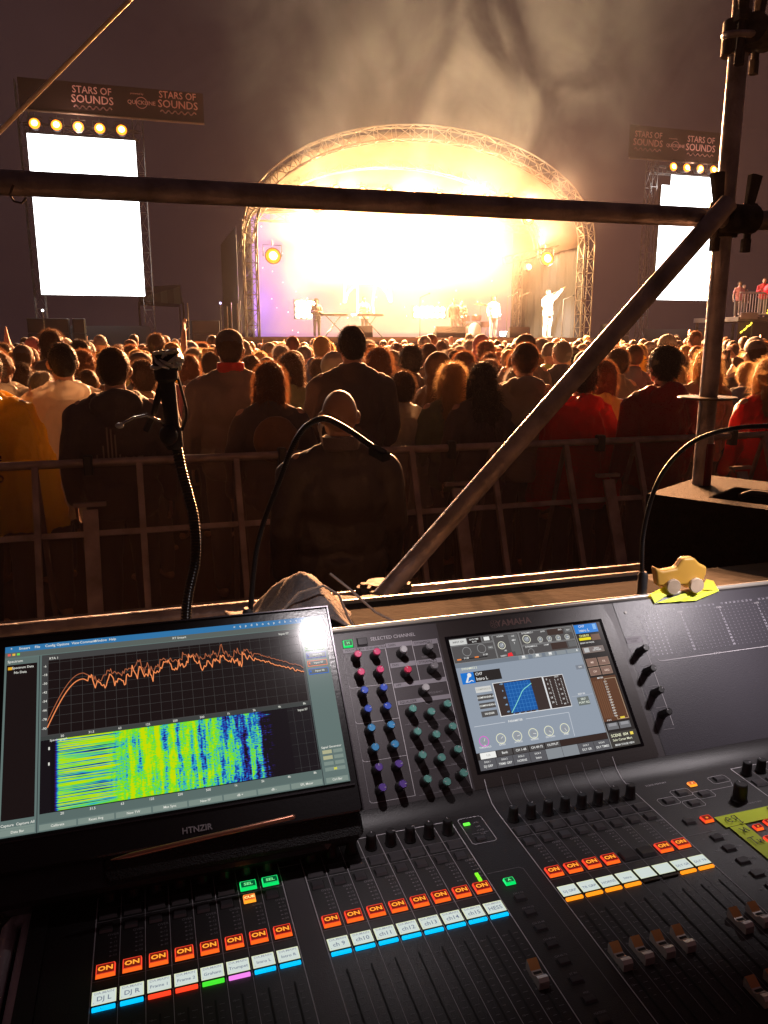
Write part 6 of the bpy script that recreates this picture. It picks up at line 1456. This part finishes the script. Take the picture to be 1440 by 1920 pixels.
pn.tube([P[0], P[0].lerp(P[1], .2), P[1], P[2]], [.0006, .0030, .0030, .0030], mat('copper_pencil_paint', (.50, .20, .12), .3, .6), 10, rnd_caps=True); o = pn.build('pencil', smooth=True); o.matrix_world = mon.matrix_world.copy() @ Matrix.Translation((0, 0, .030)); tag(o, 'copper coloured pencil lying along the foot of the monitor', 'pencil')

def spectro_material():
    m = bpy.data.materials.new('spectrogram_picture'); m.use_nodes = True; N, L = nodes_of(m); pb = N['Principled BSDF']
    pb.inputs['Base Color'].default_value = (.01, .01, .01, 1); pb.inputs['Roughness'].default_value = .12
    tc = N.new('ShaderNodeTexCoord'); sp = N.new('ShaderNodeSeparateXYZ'); L.new(tc.outputs['Generated'], sp.inputs[0]); x, y = sp.outputs[0], sp.outputs[1]
    def mm(op, a, b_=None, cl=False):
        n = N.new('ShaderNodeMath'); n.operation = op; n.use_clamp = cl
        for i, v in enumerate((a, b_)):
            if v is None: continue
            if isinstance(v, (int, float)): n.inputs[i].default_value = v
            else: L.new(v, n.inputs[i])
        return n.outputs[0]
    def nz(sx, sy, det=2, seed=0, rough=.5):
        c = N.new('ShaderNodeCombineXYZ'); L.new(mm('MULTIPLY', x, sx), c.inputs[0]); L.new(mm('MULTIPLY', y, sy), c.inputs[1]); c.inputs[2].default_value = seed
        n = N.new('ShaderNodeTexNoise'); n.inputs['Scale'].default_value = 1; n.inputs['Detail'].default_value = det; n.inputs['Roughness'].default_value = rough; L.new(c.outputs[0], n.inputs['Vector']); return n.outputs['Fac']
    def ss(a, b_, v): n = N.new('ShaderNodeMapRange'); n.interpolation_type = 'SMOOTHSTEP'; n.inputs[1].default_value = a; n.inputs[2].default_value = b_; L.new(v, n.inputs[0]); return n.outputs[0]
    def mixf(f, a, b_): n = N.new('ShaderNodeMix'); L.new(f, n.inputs[0]); (L.new(a, n.inputs[2]) if not isinstance(a, (int, float)) else setattr(n.inputs[2], 'default_value', a)); (L.new(b_, n.inputs[3]) if not isinstance(b_, (int, float)) else setattr(n.inputs[3], 'default_value', b_)); return n.outputs[0]
    hor = mm('ADD', mm('MULTIPLY', nz(2, 58, 1, 3), 1.25), mm('MULTIPLY', nz(14, 9, 1, 8), .2))
    ver = mm('ADD', mm('ADD', mm('MULTIPLY', nz(26, .8, 3, 5, .7), 1.15), mm('MULTIPLY', nz(75, 60, 1, 9), .45)), mm('MULTIPLY', nz(20, 8, 2, 15), .30))
    tex = mixf(ss(.20, .30, x), hor, ver)
    lvl = mm('SUBTRACT', .30, mm('MULTIPLY', mm('POWER', x, 2.2), .95)); lvl = mm('ADD', lvl, -.16)
    val = mm('ADD', mm('MULTIPLY', mm('SUBTRACT', tex, mixf(ss(.2, .3, x), .72, .86)), mixf(ss(.2, .3, x), 3.0, 2.3)), mm('ADD', lvl, .58))
    val = mm('MULTIPLY', val, ss(.012, .035, x))
    edge = mm('ADD', .885, mm('MULTIPLY', mm('SUBTRACT', nz(2, 60, 2, 21), .5), .20)); val = mm('MULTIPLY', val, mm('SUBTRACT', 1.0, ss(-.015, .015, mm('SUBTRACT', x, edge))), True)
    cr = N.new('ShaderNodeValToRGB'); L.new(val, cr.inputs[0]); e = cr.color_ramp.elements; e[0].position = .0; e[0].color = (.006, .004, .006, 1); e[1].position = 1; e[1].color = (.50, .62, .0, 1)
    for p, c in ((.10, (.03, .008, .12)), (.20, (.006, .02, .26)), (.38, (.01, .14, .50)), (.50, (.03, .42, .45)), (.60, (.10, .58, .06)), (.78, (.16, .66, .01))): q = cr.color_ramp.elements.new(p); q.color = (*c, 1)
    L.new(cr.outputs[0], pb.inputs['Emission Color']); pb.inputs['Emission Strength'].default_value = 1.15
    return m
b = MB(); e_ = .0006
def mx(x0, y0, x1, y1, c, z=1, k=1.0): b.rect(-hw + x0 * MWD, -hh + y0 * MHT, -hw + x1 * MWD, -hh + y1 * MHT, z * e_ * .5, flat(c, k))
def mt(t, x, y, h, c, z=6, ax='CENTER'): b.text(t, -hw + x * MWD, -hh + y * MHT, z * e_ * .5, h * MHT, flat(c), ax=ax, bold=.01)
TEAL = (.115, .165, .155); TE2 = (.20, .26, .23); BK = (.010, .006, .006); LW = (.75, .75, .68)
mx(0, 0, 1, 1, TEAL, 1); mx(0, .965, 1, 1, (.03, .17, .38), 2); mx(0, .935, 1, .965, (.10, .12, .11), 2)
for i, t in enumerate(('*', 'Smaart', 'File', 'Config', 'Options', 'View', 'Command', 'Window', 'Help')): mt(t, .018 + i * .037, .982, .020, LW)
for i in range(14): mt('oqpdb'[i % 5], .70 + i * .019, .982, .020, LW)
mt('22:55 Fri', .965, .982, .018, LW); mt('RT Smaart', .52, .949, .018, LW)
for i, c in enumerate(((.8, .1, .08), (.8, .5, .05), (.15, .7, .1))): mx(.008 + i * .013, .945, .016 + i * .013, .957, c, 4)
mx(.004, .895, .095, .925, (.11, .15, .14), 2); mt('Spectrum', .03, .910, .020, LW)
mx(.006, .08, .092, .893, BK, 2); mt('Spectrum Data', .052, .872, .018, LW); mt('No Data', .045, .845, .018, LW); mx(.01, .864, .022, .880, (.8, .42, .02), 4)
mt('Capture  Capture All', .05, .055, .018, LW); mx(.005, .035, .094, .045, TE2, 3); mx(.098, .0, .100, .93, (.02, .025, .03), 3)
# spectrum graph
mx(.105, .475, .915, .930, (.055, .055, .055), 2); mx(.124, .480, .908, .895, BK, 3)
for i in range(25): x = .124 + .784 * i / 24; mx(x - .0005, .48, x + .0005, .895, (.055, .052, .05), 4)
for i in range(9): y = .48 + .415 * i / 8.3; mx(.124, y - .0008, .908, y + .0008, (.055, .052, .05), 4)
mt('RTA 1', .14, .905, .018, LW); mt('Input 07', .86, .905, .018, LW)
for i in range(8): mt(str(-6 - 12 * i), .115, .862 - i * .0495, .018, LW)
rr = random.Random(11)
def trace(off, c, w, jit, seed):
    r2 = random.Random(seed); P = []; n = 220
    for i in range(n + 1):
        t = i / n
        if t < .16: y = .52 + .245 * math.sin(min(1, t / .125) * math.pi / 2) - (.0 if t < .13 else (t - .13) * .9)
        elif t < .55: y = .735 + .012 * math.sin(t * 60) + .05 * (t - .16) / .4
        elif t < .78: y = .785 + .015 * math.sin(t * 40)
        else: y = .785 - (t - .78) * .62
        j = 0 if t < .14 else (.25 if t > .82 else 1) * jit
        P.append([t, y + off + 0])
    k = 0.0
    for i in range(n + 1):
        t = P[i][0]; j = 0 if t < .15 else (.22 if t > .80 else 1) * jit
        k = k * .35 + r2.gauss(0, 1) * .020; s_ = .028 * noise.noise(Vector((t * 55, seed * .0 + 1.3, 0)))
        P[i][1] += (k + s_) * j
    b.line([(-hw + (.124 + .784 * t) * MWD, -hh + y * MHT) for t, y in P], w, 8 * e_ * .5, flat(c, 1.0))
trace(.034, (.42, .12, .05), .0009, .7, 4); trace(0, (1.0, .30, .10), .0011, .85, 9)
mx(.105, .455, .915, .475, (.045, .05, .048), 3)
for i in range(10): mt(('20', '31.5', '63', '125', '250', '500', '1k', '2k', '4k', '8k')[i], .165 + i * .081, .465, .017, LW)
# spectrogram area
mx(.105, .085, .915, .455, (.008, .006, .008), 2)
for i in range(5): x = .80 + i * .027; mx(x, .09, x + .001, .45, (.045, .045, .045), 3)
for i in range(6): y = .11 + i * .065; mx(.80, y, .912, y + .0014, (.045, .045, .045), 3)
mt('Spectrograph', .155, .448, .016, LW, 8); mt('Input 07', .885, .43, .017, LW, 8); mx(.127, .40, .131, .415, LW, 6); mx(.127, .32, .131, .335, LW, 6); mx(.105, .04, .915, .085, (.10, .145, .135), 2)
for i in range(10): mt(('20', '31.5', '63', '125', '250', '500', '1k', '2k', '4k', '8k')[i], .165 + i * .081, .072, .017, LW)
for i in range(8):
    x = .105 + i * .1015; mx(x, .006, x + .097, .034, TE2, 3); mt(('Calibrate', 'Reset Avg', 'New TW', 'Max Sync', 'New FF', 'dB +', 'dB -', 'SPL Meter')[i], x + .048, .02, .017, LW)
mx(.004, .006, .094, .034, TE2, 3); mt('Data Bar', .05, .02, .017, LW); mx(.925, .006, .995, .034, TE2, 3); mt('Ctrl Bar', .96, .02, .017, LW)
# right column
mx(.916, .0, .918, .93, (.02, .025, .03), 3)
for i, c in enumerate(((.10, .32, .05), (.05, .07, .42), (.85, .18, .05), (.01, .12, .55))):
    y = .80 - i * .050; mx(.925, y - .018, .992, y + .018, c, 3); mx(.927, y - .014, .990, y + .014, (.07, .09, .09), 4); mt(('SPL Meters', 'Input 08', 'Input 07', 'Input 06')[i], .962, y, .017, LW, 7); mx(.929, y - .006, .934, y + .006, c, 7)
for i in range(4): mx(.93, .89 - i * .02, .96, .897 - i * .02, TE2, 3); mx(.965, .89 - i * .02, .99, .897 - i * .02, (.4, .42, .36), 3)
mt('Signal Generator', .958, .20, .017, LW)
for i in range(4): mx(.927, .165 - i * .032, .957, .185 - i * .032, (.42, .42, .25) if i in (0, 1) else TE2, 3); mx(.962, .165 - i * .032, .992, .185 - i * .032, TE2, 3)
mx(.955, .072, .965, .085, (.6, .6, .1), 5)
b.build('screen', mon)
b = MB(); b.rect(-hw + .135 * MWD, -hh + .089 * MHT, -hw + .835 * MWD, -hh + .452 * MHT, .0016, spectro_material()); b.build('spectrogram', mon)

# ------------------------------------------------------------------ road case and cables at the lower left
rc = tag(empty('road_case', (OX - .30, OY + .02, .30)), 'dark road case with an aluminium edge left of the mixing desk', 'road case')
b = MB(); b.box((.0, .0, .455), (.40, .24, .91), mat('road_case_laminate', (.06, .05, .05), .5, bump=.2, bscale=50), bev=.004); b.build('case', rc)
M_brushed = mat('brushed_aluminium_edge', (.75, .68, .70), .42, .3, bump=.15, bscale=90, var=.2, vscale=20)
b = MB()
for dx in (.200, .222): b.tube([(dx, -.40, .925), (dx, .105, .925), (dx + .012, .118, .930), (dx + .022, .13, .935)], .009, M_brushed, 14, rnd_caps=True)
b.build('edge_profile', rc, smooth=True)
b = MB(); b.box((.22, .135, .95), (.016, .016, .06), mat('brass_catch', (.30, .20, .10), .3, .8), bev=.003); b.build('catch', rc)
cc = [(.45, .22, .14), (.40, .22, .18), (.35, .2, .18), (.03, .03, .03), (.12, .07, .03)]
for i, c in enumerate(cc):
    x0 = OX - .30; P = [(x0 - .10, OY - .10 + .02 * i, 1.15), (x0 - .02, OY + .03 + .01 * i, 1.27 - .012 * i), (x0 + .09, OY + .10 - .02 * i, 1.275 - .022 * i), (x0 + .175 - .006 * i, OY + .135 - .024 * i, 1.235 - .02 * i), (x0 + .19, OY + .14 - .02 * i, 1.10)]
    b = MB(); b.tube(spline(P, 40), .0026, mat('cable_jacket_%s' % 'abcde'[i], c, .35), 8)
    tag(b.build('cable', smooth=True), ['salmon cable arching highest over the road case', 'second pale pink cable over the road case', 'third pale cable ending at the aluminium edge', 'thin black cable over the road case', 'lowest brown cable over the road case'][i], 'cable', 'cables over the road case')
b = MB()
b.box((.6, .62, .0), (1.5, .62, .05), M_black); b.box((.6, .62, -.28), (1.4, .5, .5), M_black)
tag(b.build('desk_table', loc=(OX, OY - .58 + .02, 1.13 - .0)), 'black draped table carrying the mixing desk', 'table')
